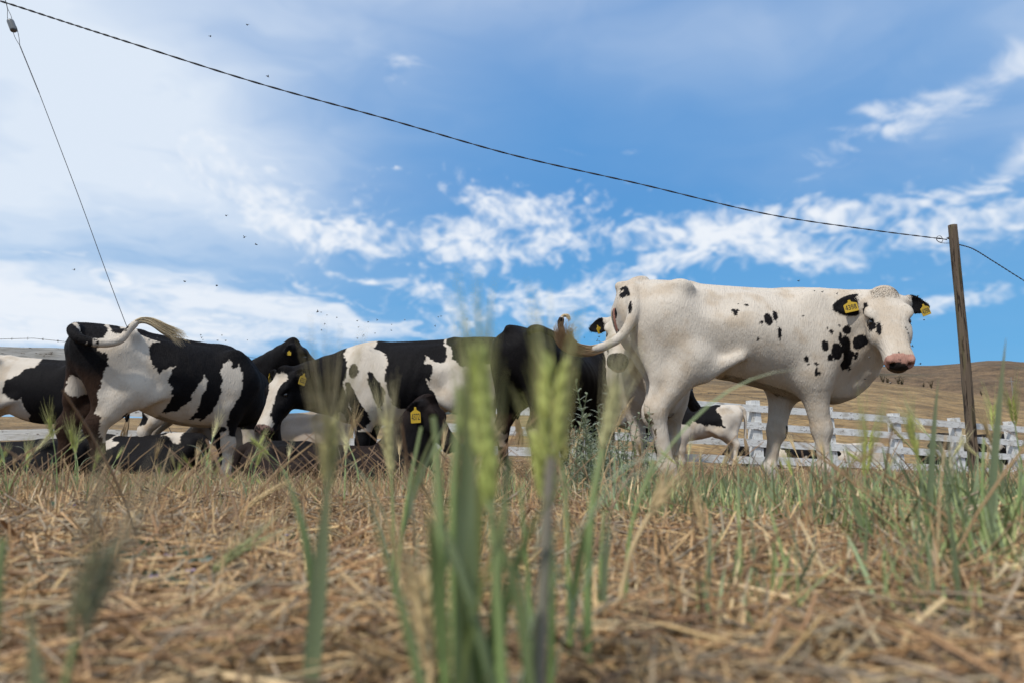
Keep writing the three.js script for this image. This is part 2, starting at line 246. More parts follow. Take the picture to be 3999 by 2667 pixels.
{
  const r = rng(31), yaw = atan2(-FD.z, FD.x);
  const fence = thing('board_fence', 'long white painted board fence with four rails and thick posts behind the cows', 'fence', [0, 0, 0]);
  // post places: the four seen on the right set the rhythm
  const sOf = (px) => { let best = 0, bd = 1e9; for (let s = -6; s < 34; s += 0.02) { const p = fenceAt(s), q = (p.x / -p.z) , w = (px - W0 / 2) / FPX / CP; if (abs(q - w) < bd) { bd = abs(q - w); best = s; } } return best; };
  const s1 = sOf(2940), s2 = sOf(3920), bay = (s2 - s1) / 4; const posts = []; for (let k = -7; k <= 9; k++) posts.push(s1 + k * bay);
  posts.forEach((s, k) => {
    const p = fenceAt(s), h = 1.36 + (r() - 0.5) * 0.05, m = part('post', board(h + 0.3, 0.22, 0.16, r, false), paint, fence); m.position.set(p.x - FN.x * 0.08, p.y + h / 2 - 0.15, p.z - FN.z * 0.08); m.rotation.set(0, yaw, PI / 2 + (r() - 0.5) * 0.03 + 0.03, 'YXZ');
    if (k === posts.length - 1) return;
    const q = fenceAt(posts[k + 1]), L = bay, sl = Math.atan2(q.y - p.y, L);
    for (let j = 0; j < 4; j++) {
      const wide = j === 3 && k < 6, H = wide ? 0.24 : 0.145 + (r() - 0.5) * 0.01, y = 0.19 + j * 0.335 + (wide ? 0.02 : 0) + (r() - 0.5) * 0.015;
      const b = part('rail', board(L - 0.006, H, 0.03, r), wide ? paintOld : paint, fence); const mid = p.clone().add(q).multiplyScalar(0.5); b.position.set(mid.x + FN.x * 0.02, mid.y + y, mid.z + FN.z * 0.02); b.rotation.set(0, yaw, sl + (r() - 0.5) * 0.006, 'YXZ');
    }
  });
  // barbed wire along the top of the fence
  const wire = thing('barbed_wire', 'strand of barbed wire strung just above the weathered top board of the white fence', 'wire'), steel = new THREE.MeshStandardMaterial({ color: new THREE.Color(0.10, 0.09, 0.08), roughness: 0.6, metalness: 0.6 });
  const pts = []; for (let s = -8; s <= 13; s += 0.35) { const p = fenceAt(s); pts.push(V(p.x - FN.x * 0.1, p.y + 1.44 + 0.025 * cos(s * 2 * PI / bay), p.z - FN.z * 0.1)); }
  const g = new GB(); g.tube(pts, 0.0035, [1, 1, 1], 5); part('strand', g.geo(), steel, wire);
  const b = new GB(); for (let i = 0; i < pts.length - 1; i++) for (const e of [0.3, 0.8]) { const p = pts[i].clone().lerp(pts[i + 1], e); for (let k = 0; k < 4; k++) { const a = k * PI / 2 + i; const d = V(FD.x * 0.4, cos(a), sin(a)).multiplyScalar(0.02); b.tube([p.clone().sub(d.clone().multiplyScalar(0.3)), p.clone().add(d)], 0.0022, [1, 1, 1], 4, false); } }
  part('barbs', b.geo(), steel, wire, 'stuff');
}
const barkTex = dataTex(256, 1024, (u, v) => { const g1 = tiled(u, v, 60, 6, 11, 4), g2 = tiled(u, v, 24, 10, 12, 4), k = tiled(u, v, 8, 5, 13, 3); let c = mix3([0.36, 0.31, 0.27], [0.54, 0.48, 0.41], g1); c = mix3(c, [0.17, 0.12, 0.09], sst(0.56, 0.68, g2)); return mix3(c, [0.42, 0.40, 0.27], sst(0.5, 0.75, k) * 0.55); }, true);
const barkBump = dataTex(256, 1024, (u, v) => { const t = 0.6 * tiled(u, v, 60, 6, 11, 4) + 0.5 - 0.5 * sst(0.54, 0.68, tiled(u, v, 24, 10, 12, 4)); return [t, t, t]; });
const poleMat = new THREE.MeshStandardMaterial({ map: barkTex, bumpMap: barkBump, bumpScale: 0.012, roughness: 0.95, color: new THREE.Color(0.60, 0.58, 0.55) });
const steelMat = new THREE.MeshStandardMaterial({ color: new THREE.Color(0.09, 0.085, 0.08), roughness: 0.55, metalness: 0.7 });
const wireMat = new THREE.MeshStandardMaterial({ color: new THREE.Color(0.035, 0.035, 0.04), roughness: 0.6 });
function pole(label, base, top, rb, rt, split) {
  const o = thing('utility_pole', label, 'pole', base.toArray()), H = top.y - base.y, lean = top.clone().sub(base), g = new GB(), NS = 40, NR = 90, rows = [];
  for (let k = 0; k <= NR; k++) {
    const t = k / NR, y = mix(-0.4, H, t), row = [], cx = lean.x * max(0, y / H) + sin(t * 2.5 + 0.6) * 0.025, cz = lean.z * max(0, y / H);
    for (let s = 0; s <= NS; s++) { const a = s / NS * 2 * PI, w = (s % NS) / NS * 2 * PI; let R = mix(rb, rt, max(0, y / H)) * (1 + (fbm(cos(w) * 2, y * 1.3, sin(w) * 2, 3) - 0.5) * 0.14); R -= 0.018 * pow(vn(cos(w) * 7 + 3, y * 0.5, sin(w) * 7), 4);
      if (split) { const hol = exp(-pow((w - 1.25) / 0.35, 2) - pow((y - 0.75) / 0.35, 2)); R -= 0.07 * sst(0.2, 0.8, hol); }
      row.push(g.v(cx + cos(a) * R, y, cz + sin(a) * R, [1, 1, 1], s / NS, y / 3.2)); }
    rows.push(row);
  }
  for (let k = 0; k < NR; k++) for (let s = 0; s < NS; s++) g.q(rows[k][s], rows[k + 1][s], rows[k + 1][s + 1], rows[k][s + 1]);
  const tc = g.v(lean.x + sin(3.1) * 0.025, H + 0.01, lean.z, [1, 1, 1], 0.5, H / 3.2); for (let s = 0; s < NS; s++) g.t(rows[NR][s], tc, rows[NR][s + 1]);
  part('shaft', g.geo(), poleMat, o); return o;
}
const PD = 15.0, PB = (() => { const p = P(3803, 1840, PD); p.y = gnd(p.x, p.z); return p; })(), PT = P(3722, 880, PD - 0.15);
const pole1 = pole('tall weathered round timber pole standing at the white fence, split near its foot', PB, PT, 0.108, 0.092, true);
{ // bolt through the pole that holds the wire
  const at = P(3722, 932, PD).sub(PB), g = new GB(); g.tube([V(at.x - 0.15, at.y, at.z + 0.03), V(at.x + 0.14, at.y - 0.005, at.z)], 0.011, [1, 1, 1], 8); g.tube([V(at.x - 0.125, at.y, at.z + 0.03), V(at.x - 0.1, at.y, at.z + 0.03)], 0.026, [1, 1, 1], 6); part('bolt', g.geo(), steelMat, pole1);
}
const LPx = -210, LD = 8.75, LB = (() => { const p = P(LPx - 60, 1700, LD); p.y = gnd(p.x, p.z); return p; })(), LT = P(LPx, -170, LD);
pole('round timber pole at the start of the overhead wire, guy wire tied on', LB, LT, 0.12, 0.095, false);
// twisted wires; pixels give the direction, the straight run between the two poles the distance
function strands(o, pts, off, r, turns, mat, n) {
  const c = curve(pts, n), up = V(0, 1, 0);
  for (let k = 0; k < 2; k++) {
    const g = new GB(), q = c.map((p, i) => { const T = c[min(i + 1, n)].clone().sub(c[max(i - 1, 0)]).normalize(), A = up.clone().addScaledVector(T, -up.dot(T)).normalize(), B = T.clone().cross(A), a = i / n * turns * 2 * PI + k * PI; return p.clone().addScaledVector(A, cos(a) * off).addScaledVector(B, sin(a) * off); });
    g.tube(q, r, [1, 1, 1], 6); part('strand', g.geo(), mat, o);
  }
}
{
  const dAt = (px) => 1 / mix(1 / 8.8, 1 / PD, clamp((px + 150) / 3850, -0.2, 1.0));
  const w = thing('overhead_wire', 'twisted dark overhead wire sagging from high up down to the timber pole', 'wire');
  const px = [[-200, -55], [0, 4], [250, 85], [500, 165], [1000, 323], [1500, 462], [2000, 605], [2500, 719], [3000, 837], [3400, 898], [3700, 936]];
  strands(w, px.map(([x, y]) => P(x, y, dAt(x))), 0.0075, 0.0075, 34, wireMat, 520);
  const lp = [[3700, 937], [3668, 930], [3660, 934], [3666, 943], [3680, 946], [3684, 936], [3674, 922], [3662, 926], [3660, 938], [3672, 947], [3690, 950], [3712, 950]], g = new GB();
  g.tube(curve(lp.map(([x, y], i) => P(x, y, PD - 0.12 - 0.004 * i)), 90), 0.0065, [1, 1, 1], 6); part('wire_loop', g.geo(), wireMat, w);
  const w2 = thing('overhead_wire', 'twisted dark wire running steeply down from the timber pole past the field', 'wire');
  const q = [[3744, 955, 15.05], [3800, 972, 15.6], [3880, 1020, 16.4], [3999, 1095, 17.6], [4200, 1215, 20], [4500, 1370, 24], [4900, 1540, 30]];
  strands(w2, q.map(([x, y, d]) => P(x, y, d)), 0.008, 0.008, 26, wireMat, 260);
  const e = P(4900, 1540, 30), b = e.clone(); b.y = gnd(e.x, e.z); b.x += 0.05; pole('short timber pole far out along the fence holding the end of the steep wire', b, e.clone().setY(e.y + 0.25), 0.12, 0.1, false);
  // guy wire with a strain insulator
  const gw = thing('guy_wire', 'thin guy wire with a grey insulator running down behind the black rumped cow', 'wire'), t = [[-40, -170, 8.75], [18, 0, 8.79], [27, 34, 8.8]].map((a) => P(...a)), u = [[75, 178, 8.83], [150, 362, 8.9], [300, 755, 9.06], [490, 1268, 9.3], [700, 1830, 9.6]].map((a) => P(...a));
  u[4].y = gnd(u[4].x, u[4].z) - 0.05;
  const a1 = new GB(); a1.tube(curve(t, 20), 0.006, [1, 1, 1], 6); part('upper_cable', a1.geo(), wireMat, gw);
  const a2 = new GB(); a2.tube(curve([u[0], u[1]], 10), 0.0075, [1, 1, 1], 6); a2.tube(curve(u.slice(1), 60), 0.005, [1, 1, 1], 6); part('lower_cable', a2.geo(), wireMat, gw);
  const i0 = P(36, 78, 8.81), i1 = P(53, 122, 8.82), ax = i1.clone().sub(i0), L = ax.length(); ax.normalize();
  const prof = [[0.0, 0], [0.030, 0], [0.044, 0.012], [0.047, 0.03], [0.047, L * 0.4], [0.047, L - 0.03], [0.044, L - 0.012], [0.030, L], [0, L]].map(([x, y]) => new THREE.Vector2(x, y));
  const ins = part('insulator', new THREE.LatheGeometry(prof, 28), new THREE.MeshPhysicalMaterial({ color: new THREE.Color(0.13, 0.135, 0.14), roughness: 0.25, clearcoat: 0.5 }), gw); ins.position.copy(i0); ins.quaternion.setFromUnitVectors(V(0, 1, 0), ax);
  const loop = (A, B, s) => { const g = new GB(), M = A.clone().lerp(B, 0.5), pr = V(ax.y, -ax.x, 0).multiplyScalar(0.035 * s); g.tube(curve([A, M.clone().add(pr), B.clone().addScaledVector(pr, 1.2), B.clone().addScaledVector(ax, 0.0), M.clone().addScaledVector(pr, -0.6), A], 40), 0.004, [1, 1, 1], 5); part('cable_loop', g.geo(), wireMat, gw); };
  loop(t[2], i0.clone().lerp(i1, 0.55), 1); loop(u[0], i1.clone().lerp(i0, 0.4), -1);
}

// ---------------------------------------------------------------- cattle: a distance field meshed into one body
const smin = (a, b, k) => { const h = max(k - abs(a - b), 0) / k; return min(a, b) - h * h * k * 0.25; };
const smax = (a, b, k) => -smin(-a, -b, k);
// prims: {f, c, r, k, sub}; c, r bound the shape
function cap(a, ra, b, rb, k = 0.05, flat) {
  const bx = b[0] - a[0], by = b[1] - a[1], bz = b[2] - a[2], L = bx * bx + by * by + bz * bz + 1e-9, fz = flat ?? 1;
  return { k, c: [(a[0] + b[0]) / 2, (a[1] + b[1]) / 2, (a[2] + b[2]) / 2], r: sqrt(L) / 2 + max(ra, rb),
    f: (x, y, z) => { const px = x - a[0], py = y - a[1], pz = z - a[2], t = clamp((px * bx + py * by + pz * bz) / L, 0, 1), dx = px - bx * t, dy = py - by * t, dz = (pz - bz * t) * fz; return (sqrt(dx * dx + dy * dy + dz * dz) - (ra + (rb - ra) * t)) / (fz > 1 ? fz : 1) * (fz > 1 ? 1.0 : 1); } };
}
function ell(c, r, k = 0.04, M, sub) {   // M: rows are the axes
  const m = min(r[0], r[1], r[2]), A = M ?? [[1, 0, 0], [0, 1, 0], [0, 0, 1]];
  return { k, c, r: max(r[0], r[1], r[2]), sub, f: (x, y, z) => { x -= c[0]; y -= c[1]; z -= c[2]; const p = (A[0][0] * x + A[0][1] * y + A[0][2] * z) / r[0], q = (A[1][0] * x + A[1][1] * y + A[1][2] * z) / r[1], s = (A[2][0] * x + A[2][1] * y + A[2][2] * z) / r[2], k0 = sqrt(p * p + q * q + s * s) + 1e-9, k1 = sqrt(p * p / r[0] / r[0] + q * q / r[1] / r[1] + s * s / r[2] / r[2]) + 1e-9; return k0 < 0.05 ? -m : k0 * (k0 - 1) / k1; } };
}
// a body swept along u: rows [u, top, bottom, half width, height share of the widest place, exponent above, exponent below]; frame gives u, v (up), s from x, y, z
function sweep(rows, frame, c, r, k = 0.05) {
  const N = 160, u0 = rows[0][0], u1 = rows[rows.length - 1][0], T = [0, 1, 2, 3, 4, 5].map((j) => { const a = new Float32Array(N + 1); for (let i = 0; i <= N; i++) { const u = mix(u0, u1, i / N); let m = 1; while (m < rows.length - 1 && rows[m][0] < u) m++; const A = rows[max(m - 2, 0)], B = rows[m - 1], C = rows[m], D = rows[min(m + 1, rows.length - 1)], t = (u - B[0]) / (C[0] - B[0]), g = (q) => q[j + 1];
    const m1 = (g(C) - g(A)) / max(1e-6, C[0] - A[0]) * (C[0] - B[0]), m2 = (g(D) - g(B)) / max(1e-6, D[0] - B[0]) * (C[0] - B[0]), t2 = t * t, t3 = t2 * t; a[i] = (2 * t3 - 3 * t2 + 1) * g(B) + (t3 - 2 * t2 + t) * m1 + (-2 * t3 + 3 * t2) * g(C) + (t3 - t2) * m2; } return a; });
  const o = [0, 0, 0];
  return { k, c, r, f: (x, y, z) => {
    frame(x, y, z, o); const q = clamp((o[0] - u0) / (u1 - u0), 0, 1) * N, i = min(N - 1, q | 0), t = q - i, L = (a) => a[i] + (a[i + 1] - a[i]) * t;
    const top = L(T[0]), bot = L(T[1]), hw = max(0.004, L(T[2])), yc = bot + (top - bot) * L(T[3]), dy = o[1] - yc, up = dy > 0, ry = max(0.004, up ? top - yc : yc - bot), e = up ? L(T[4]) : L(T[5]);
    const a = abs(dy) / ry, b = abs(o[2]) / hw, n = pow(pow(a, e) + pow(b, e), 1 / e); let d = (n - 1) * min(ry, hw) * 0.85;
    const ends = o[0] < u0 ? u0 - o[0] : o[0] > u1 ? o[0] - u1 : 0; if (ends > 0) d = hypot(max(d, 0), ends); return d; } };
}
// surface nets over a box, in blocks so that empty space costs little
function meshField(prims, lo, hi, h) {
  const nx = Math.ceil((hi[0] - lo[0]) / h) + 2, ny = Math.ceil((hi[1] - lo[1]) / h) + 2, nz = Math.ceil((hi[2] - lo[2]) / h) + 2, N = nx * ny * nz, F = new Float32Array(N).fill(1), B = 8, br = B * h * 0.87 + h, live = [];
  for (let bk = 0; bk < nz; bk += B) for (let bj = 0; bj < ny; bj += B) for (let bi = 0; bi < nx; bi += B) {
    const cx = lo[0] + (bi + B / 2) * h, cy = lo[1] + (bj + B / 2) * h, cz = lo[2] + (bk + B / 2) * h, act = [];
    for (const p of prims) if (hypot(cx - p.c[0], cy - p.c[1], cz - p.c[2]) < p.r + br + 0.06) act.push(p);
    if (!act.some((p) => !p.sub)) continue;
    let dc = 1e3; for (const p of act) { const d = p.f(cx, cy, cz); dc = p.sub ? dc : smin(dc, d, p.k); }
    if (dc > br * 1.5 + 0.03 || dc < -br * 2 - 0.08) { if (dc < 0) for (let k = bk; k < min(bk + B, nz); k++) for (let j = bj; j < min(bj + B, ny); j++) F.fill(-1, (k * ny + j) * nx + bi, (k * ny + j) * nx + min(bi + B, nx)); continue; }
    for (let k = bk; k < min(bk + B, nz); k++) for (let j = bj; j < min(bj + B, ny); j++) for (let i = bi; i < min(bi + B, nx); i++) {
      const x = lo[0] + i * h, y = lo[1] + j * h, z = lo[2] + k * h; let d = 1e3;
      for (const p of act) { const e = p.f(x, y, z); d = p.sub ? smax(d, -e, p.k) : smin(d, e, p.k); }
      F[(k * ny + j) * nx + i] = d;
    }
    live.push([bi, bj, bk]);
  }
  const id = new Int32Array(N).fill(-1), pos = [], ind = [], E = [[0, 1], [2, 3], [4, 5], [6, 7], [0, 2], [1, 3], [4, 6], [5, 7], [0, 4], [1, 5], [2, 6], [3, 7]], off = [0, 1, nx, nx + 1, nx * ny, nx * ny + 1, nx * ny + nx, nx * ny + nx + 1];
  const seen = new Set();
  const cell = (i, j, k) => { if (i < 0 || j < 0 || k < 0 || i >= nx - 1 || j >= ny - 1 || k >= nz - 1) return; const n = (k * ny + j) * nx + i; let s = 0; for (let q = 0; q < 8; q++) if (F[n + off[q]] < 0) s++; if (!s || s === 8 || id[n] >= 0) return;
    let x = 0, y = 0, z = 0, m = 0; for (const [a, b] of E) { const fa = F[n + off[a]], fb = F[n + off[b]]; if ((fa < 0) === (fb < 0)) continue; const t = fa / (fa - fb); x += mix(a & 1, b & 1, t); y += mix((a >> 1) & 1, (b >> 1) & 1, t); z += mix((a >> 2) & 1, (b >> 2) & 1, t); m++; }
    id[n] = pos.length / 3; pos.push(lo[0] + (i + x / m) * h, lo[1] + (j + y / m) * h, lo[2] + (k + z / m) * h); };
  for (const [a, b, c] of live) for (let k = c - 1; k < c + B; k++) for (let j = b - 1; j < b + B; j++) for (let i = a - 1; i < a + B; i++) cell(i, j, k);
  const quad = (a, b, c, d, flip) => { if (a < 0 || b < 0 || c < 0 || d < 0) return; flip ? ind.push(a, b, c, a, c, d) : ind.push(a, c, b, a, d, c); };
  for (let k = 1; k < nz - 1; k++) for (let j = 1; j < ny - 1; j++) for (let i = 1; i < nx - 1; i++) {
    const n = (k * ny + j) * nx + i; if (id[n] < 0) continue; const f0 = F[n] < 0;
    if (f0 !== (F[n + 1] < 0)) quad(id[n], id[n - nx], id[n - nx - nx * ny], id[n - nx * ny], !f0);
    if (f0 !== (F[n + nx] < 0)) quad(id[n], id[n - 1], id[n - 1 - nx * ny], id[n - nx * ny], f0);
    if (f0 !== (F[n + nx * ny] < 0)) quad(id[n], id[n - 1], id[n - 1 - nx], id[n - nx], !f0);
  }
  return { pos, ind };
}

const TORSO = [
  [-0.845, 1.20, 1.10, 0.03, 0.6, 2, 2], [-0.82, 1.29, 1.02, 0.10, 0.6, 2, 2], [-0.76, 1.345, 0.94, 0.165, 0.62, 2.0, 2.1], [-0.62, 1.372, 0.84, 0.222, 0.63, 1.9, 2.1], [-0.45, 1.372, 0.78, 0.258, 0.60, 1.8, 2.2], [-0.28, 1.352, 0.725, 0.272, 0.54, 1.75, 1.9],
  [-0.10, 1.335, 0.675, 0.298, 0.52, 1.75, 1.85], [0.10, 1.322, 0.632, 0.322, 0.50, 1.8, 1.9], [0.30, 1.315, 0.60, 0.312, 0.47, 1.85, 2.05], [0.48, 1.31, 0.575, 0.275, 0.43, 1.8, 2.3], [0.62, 1.285, 0.575, 0.225, 0.44, 1.9, 2.2], [0.75, 1.20, 0.60, 0.175, 0.45, 2, 2], [0.84, 1.05, 0.70, 0.09, 0.5, 2, 2], [0.87, 0.95, 0.80, 0.02, 0.5, 2, 2]];
const HEAD = [
  [-0.055, 0.015, -0.04, 0.025, 0.5, 2, 2], [-0.03, 0.045, -0.08, 0.07, 0.55, 2.2, 2], [0.02, 0.064, -0.115, 0.102, 0.6, 2.6, 2], [0.08, 0.070, -0.145, 0.114, 0.62, 2.8, 1.9], [0.15, 0.068, -0.165, 0.112, 0.63, 2.8, 1.8], [0.21, 0.060, -0.168, 0.100, 0.63, 2.6, 1.8], [0.28, 0.048, -0.150, 0.086, 0.6, 2.5, 1.9],
  [0.35, 0.042, -0.126, 0.076, 0.55, 2.5, 2], [0.41, 0.040, -0.108, 0.074, 0.5, 2.5, 2.2], [0.455, 0.038, -0.096, 0.076, 0.5, 2.5, 2.4], [0.49, 0.028, -0.082, 0.073, 0.5, 2.6, 2.4], [0.515, 0.008, -0.066, 0.052, 0.5, 2.4, 2.2], [0.53, -0.012, -0.045, 0.018, 0.5, 2, 2]];

const furBump = dataTex(512, 512, (u, v) => { const t = 0.5 * tiled(u, v, 150, 26, 3, 2) + 0.3 * tiled(u, v, 34, 14, 7, 3) + 0.2 * tiled(u, v, 7, 6, 9, 3); return [t, t, t]; });
const furMat = new THREE.MeshPhysicalMaterial({ vertexColors: true, roughness: 0.72, bumpMap: furBump, bumpScale: 0.006, specularIntensity: 0.22 });
const hairMat = new THREE.MeshPhysicalMaterial({ vertexColors: true, roughness: 0.7, specularIntensity: 0.12, side: THREE.DoubleSide });
const eyeMat = new THREE.MeshPhysicalMaterial({ color: new THREE.Color(0.012, 0.008, 0.006), roughness: 0.08, clearcoat: 1, clearcoatRoughness: 0.03 });
const yellow = [0.78, 0.55, 0.06];
const WHITEC = [0.55, 0.49, 0.42], BLACKC = [0.0068, 0.0060, 0.0068], BROWNC = [0.032, 0.017, 0.011], PINKC = [0.40, 0.215, 0.17];
function tagTexture(text) {
  const c = document.createElement('canvas'); c.width = 256; c.height = 256; const g = c.getContext('2d');
  g.fillStyle = '#b8971f'; g.fillRect(0, 0, 256, 256); g.fillStyle = '#1c1a12'; g.textAlign = 'center'; g.textBaseline = 'middle';
  if (text) { g.font = 'bold 118px sans-serif'; g.save(); g.translate(128, 158); g.scale(min(1, 3.35 / text.length), 1.25); g.fillText(text, 0, 0); g.restore(); }
  const t = new THREE.CanvasTexture(c); t.colorSpace = THREE.SRGBColorSpace; t.magFilter = THREE.LinearFilter; return t;
}
const tagMats = {};
function tagGeo(w, h) {
  const s = new THREE.Shape(), a = w / 2; s.moveTo(-0.08 * w, h); s.lineTo(0.08 * w, h); s.lineTo(0.12 * w, h * 0.82); s.lineTo(a * 0.9, h * 0.68); s.quadraticCurveTo(a, h * 0.66, a, h * 0.58); s.lineTo(a, 0.06 * h); s.quadraticCurveTo(a, 0, a * 0.88, 0); s.lineTo(-a * 0.88, 0); s.quadraticCurveTo(-a, 0, -a, 0.06 * h); s.lineTo(-a, h * 0.58); s.quadraticCurveTo(-a, h * 0.66, -a * 0.9, h * 0.68); s.lineTo(-0.12 * w, h * 0.82); s.closePath();
  const g = new THREE.ExtrudeGeometry(s, { depth: 0.002, bevelEnabled: true, bevelSize: 0.0008, bevelThickness: 0.0008, bevelSegments: 1, curveSegments: 4 }), p = g.attributes.position, uv = g.attributes.uv;
  for (let i = 0; i < p.count; i++) uv.setXY(i, p.getX(i) / w + 0.5, p.getY(i) / h); g.translate(0, -h * 0.95, 0); return g;
}
// inside a polygon of [x, y] points
function inPoly(poly, x, y) { let c = false; for (let i = 0, j = poly.length - 1; i < poly.length; j = i++) { const [xi, yi] = poly[i], [xj, yj] = poly[j]; if ((yi > y) !== (yj > y) && x < (xj - xi) * (y - yi) / (yj - yi) + xi) c = !c; } return c; }

function cow(o) {
  const sc = o.scale ?? 1, yaw = o.yaw * PI / 180, cy = cos(yaw), sy = sin(yaw), X = PX(o.px, o.d), rootY = (o.y ?? gnd(X, -o.d)), root = V(X, rootY, -o.d), slope = o.slope ?? 0;
  const g = thing(o.name ?? 'cow', o.label, 'cow', root.toArray(), o.group); g.rotation.y = yaw;
  const local = (w) => { const x = w.x - root.x, y = w.y - root.y, z = w.z - root.z, lx = cy * x - sy * z, lz = sy * x + cy * z; return [lx, y - slope * lx, lz]; };
  const LP = (px, py, d) => local(P(px, py, d));
  const near = (() => { const c = local(V(0, CAMY, 0)); return c[2] > 0 ? 1 : -1; })();
  const side = (px, py, zs = 0.27 * sc) => { // pixel onto the near flank
    const a = local(V(0, CAMY, 0)), b = LP(px, py, o.d), t = (near * zs - a[2]) / (b[2] - a[2]); return [mix(a[0], b[0], t), mix(a[1], b[1], t)]; };
  const drop = o.lie ? -(o.drop ?? 0.53) * sc : 0, lf = o.legFat ?? 1, prims = [];
  const idf = (x, y, z, q) => { q[0] = x; q[1] = y; q[2] = z; };
  const tr = TORSO.map((r) => [r[0] * sc * (o.long ?? 1), r[1] * sc + drop, r[2] * sc + drop - (o.belly ?? 0) * exp(-pow((r[0] - 0.05) / 0.4, 2)), r[3] * sc * (o.fat ?? 1) * (o.lie ? 1.12 : 1), r[4], r[5], r[6]]);
  const torso0 = sweep(tr, idf, [0, 0.98 * sc + drop, 0], 1.0 * sc, 0.08), torso = { ...torso0, f: (x, y, z) => torso0.f(x, y, z) + 0.0022 * sin((x + 0.25 * (y - 1)) * 62 / sc) * exp(-pow((x / sc - 0.08) / 0.24, 2)) * sst(0.62, 0.8, y / sc - drop / sc) * (1 - sst(1.1, 1.25, y / sc - drop / sc)) }; prims.push(torso);
  const Q = (x, y, z) => [x * sc * (o.long ?? 1), y * sc + drop, z * sc];
  for (const s of [-1, 1]) {
    prims.push(ell(Q(-0.43, 1.285, s * 0.205), [0.10 * sc, 0.06 * sc, 0.065 * sc], 0.08), ell(Q(-0.775, 1.19, s * 0.105), [0.06 * sc, 0.06 * sc, 0.045 * sc], 0.08));
    prims.push(ell(Q(-0.21, 1.24, s * 0.335), [0.16 * sc, 0.115 * sc, 0.115 * sc], 0.11, null, true));                     // hollow of the flank
    prims.push(ell(Q(-0.60, 1.26, s * 0.30), [0.10 * sc, 0.07 * sc, 0.09 * sc], 0.12, null, true));
    prims.push(ell(Q(0.50, 1.02, s * 0.205), [0.15 * sc, 0.26 * sc, 0.075 * sc], 0.10));                                // shoulder blade
  }
  prims.push(cap(Q(-0.80, 1.345, 0), 0.030 * sc, Q(-0.30, 1.345, 0), 0.026 * sc, 0.07), cap(Q(-0.30, 1.335, 0), 0.024 * sc, Q(0.50, 1.295, 0), 0.026 * sc, 0.07));
  // legs: [hip, stifle, hock, fetlock, toe], [shoulder, elbow, knee, fetlock, toe]
  const J = o.lie ? null : { hl: [[-0.52, 1.08, 0.15], [-0.37, 0.82, 0.19], [-0.645, 0.50, 0.165], [-0.60, 0.16, 0.165], [-0.56, 0.045, 0.165]], fl: [[0.60, 0.98, 0.18], [0.46, 0.735, 0.175], [0.50, 0.40, 0.15], [0.50, 0.15, 0.15], [0.525, 0.045, 0.15]] };
  if (J) for (const s of [-1, 1]) {
    const nearSide = s === near, hs = o.hindShift?.[nearSide ? 0 : 1] ?? 0, fs = o.foreShift?.[nearSide ? 0 : 1] ?? 0, sh = (p, k, m) => Q(p[0] + m * [0, 0.1, 0.7, 1, 1][k], p[1], p[2] * s);
    const h = J.hl.map((p, k) => sh(p, k, hs)), f = J.fl.map((p, k) => sh(p, k, fs));
    prims.push(cap(h[0], 0.185 * sc, h[1], 0.125 * sc, 0.09, 1.25), cap(Q(-0.70, 1.12, s * 0.115), 0.10 * sc, [h[2][0] + 0.03 * sc, h[2][1] + 0.24 * sc, h[2][2]], 0.075 * sc * lf, 0.08, 1.15), cap(h[1], 0.118 * sc * lf, h[2], 0.054 * sc * lf, 0.07), cap([h[2][0] - 0.045 * sc, h[2][1] + 0.05 * sc, h[2][2]], 0.026 * sc, [h[2][0] + 0.01 * sc, h[2][1] + 0.20 * sc, h[2][2]], 0.03 * sc, 0.05),
      ell([h[2][0] - 0.012 * sc, h[2][1] - 0.005 * sc, h[2][2]], [0.062 * sc * lf, 0.075 * sc * lf, 0.047 * sc * lf], 0.05), cap(h[2], 0.052 * sc * lf, h[3], 0.040 * sc * lf, 0.04), ell(h[3], [0.05 * sc, 0.05 * sc, 0.047 * sc], 0.03), cap(h[3], 0.042 * sc, h[4], 0.045 * sc, 0.03), cap(h[4], 0.046 * sc, [h[4][0] + 0.035 * sc, h[4][1] - 0.02, h[4][2]], 0.042 * sc, 0.02));
    // fold of skin from the flank to the stifle
    prims.push(cap(Q(-0.06, 0.83, s * 0.265), 0.022 * sc, Q(-0.29, 0.735, s * 0.225), 0.045 * sc, 0.07, 1.3));
    prims.push(cap(f[0], 0.135 * sc, f[1], 0.115 * sc, 0.09, 1.2), cap(f[1], 0.096 * sc, f[2], 0.056 * sc, 0.07), ell([f[2][0] + 0.008 * sc, f[2][1], f[2][2]], [0.058 * sc, 0.075 * sc, 0.055 * sc], 0.04), cap(f[2], 0.048 * sc, f[3], 0.038 * sc, 0.04), ell(f[3], [0.048 * sc, 0.048 * sc, 0.046 * sc], 0.03), cap(f[3], 0.042 * sc, f[4], 0.045 * sc, 0.03), cap(f[4], 0.046 * sc, [f[4][0] + 0.035 * sc, f[4][1] - 0.02, f[4][2]], 0.042 * sc, 0.02));
  } else for (const s of [-1, 1]) {
    prims.push(ell([-0.42 * sc, (0.86 - (o.drop ?? 0.53)) * sc, s * 0.24 * sc], [0.34 * sc, 0.30 * sc, 0.16 * sc], 0.12), cap([-0.2 * sc, 0.18 * sc, s * 0.36 * sc], 0.11 * sc, [-0.55 * sc, 0.07 * sc, s * 0.42 * sc], 0.06 * sc, 0.08), cap([-0.55 * sc, 0.07 * sc, s * 0.42 * sc], 0.055 * sc, [-0.2 * sc, 0.05 * sc, s * 0.44 * sc], 0.045 * sc, 0.05));
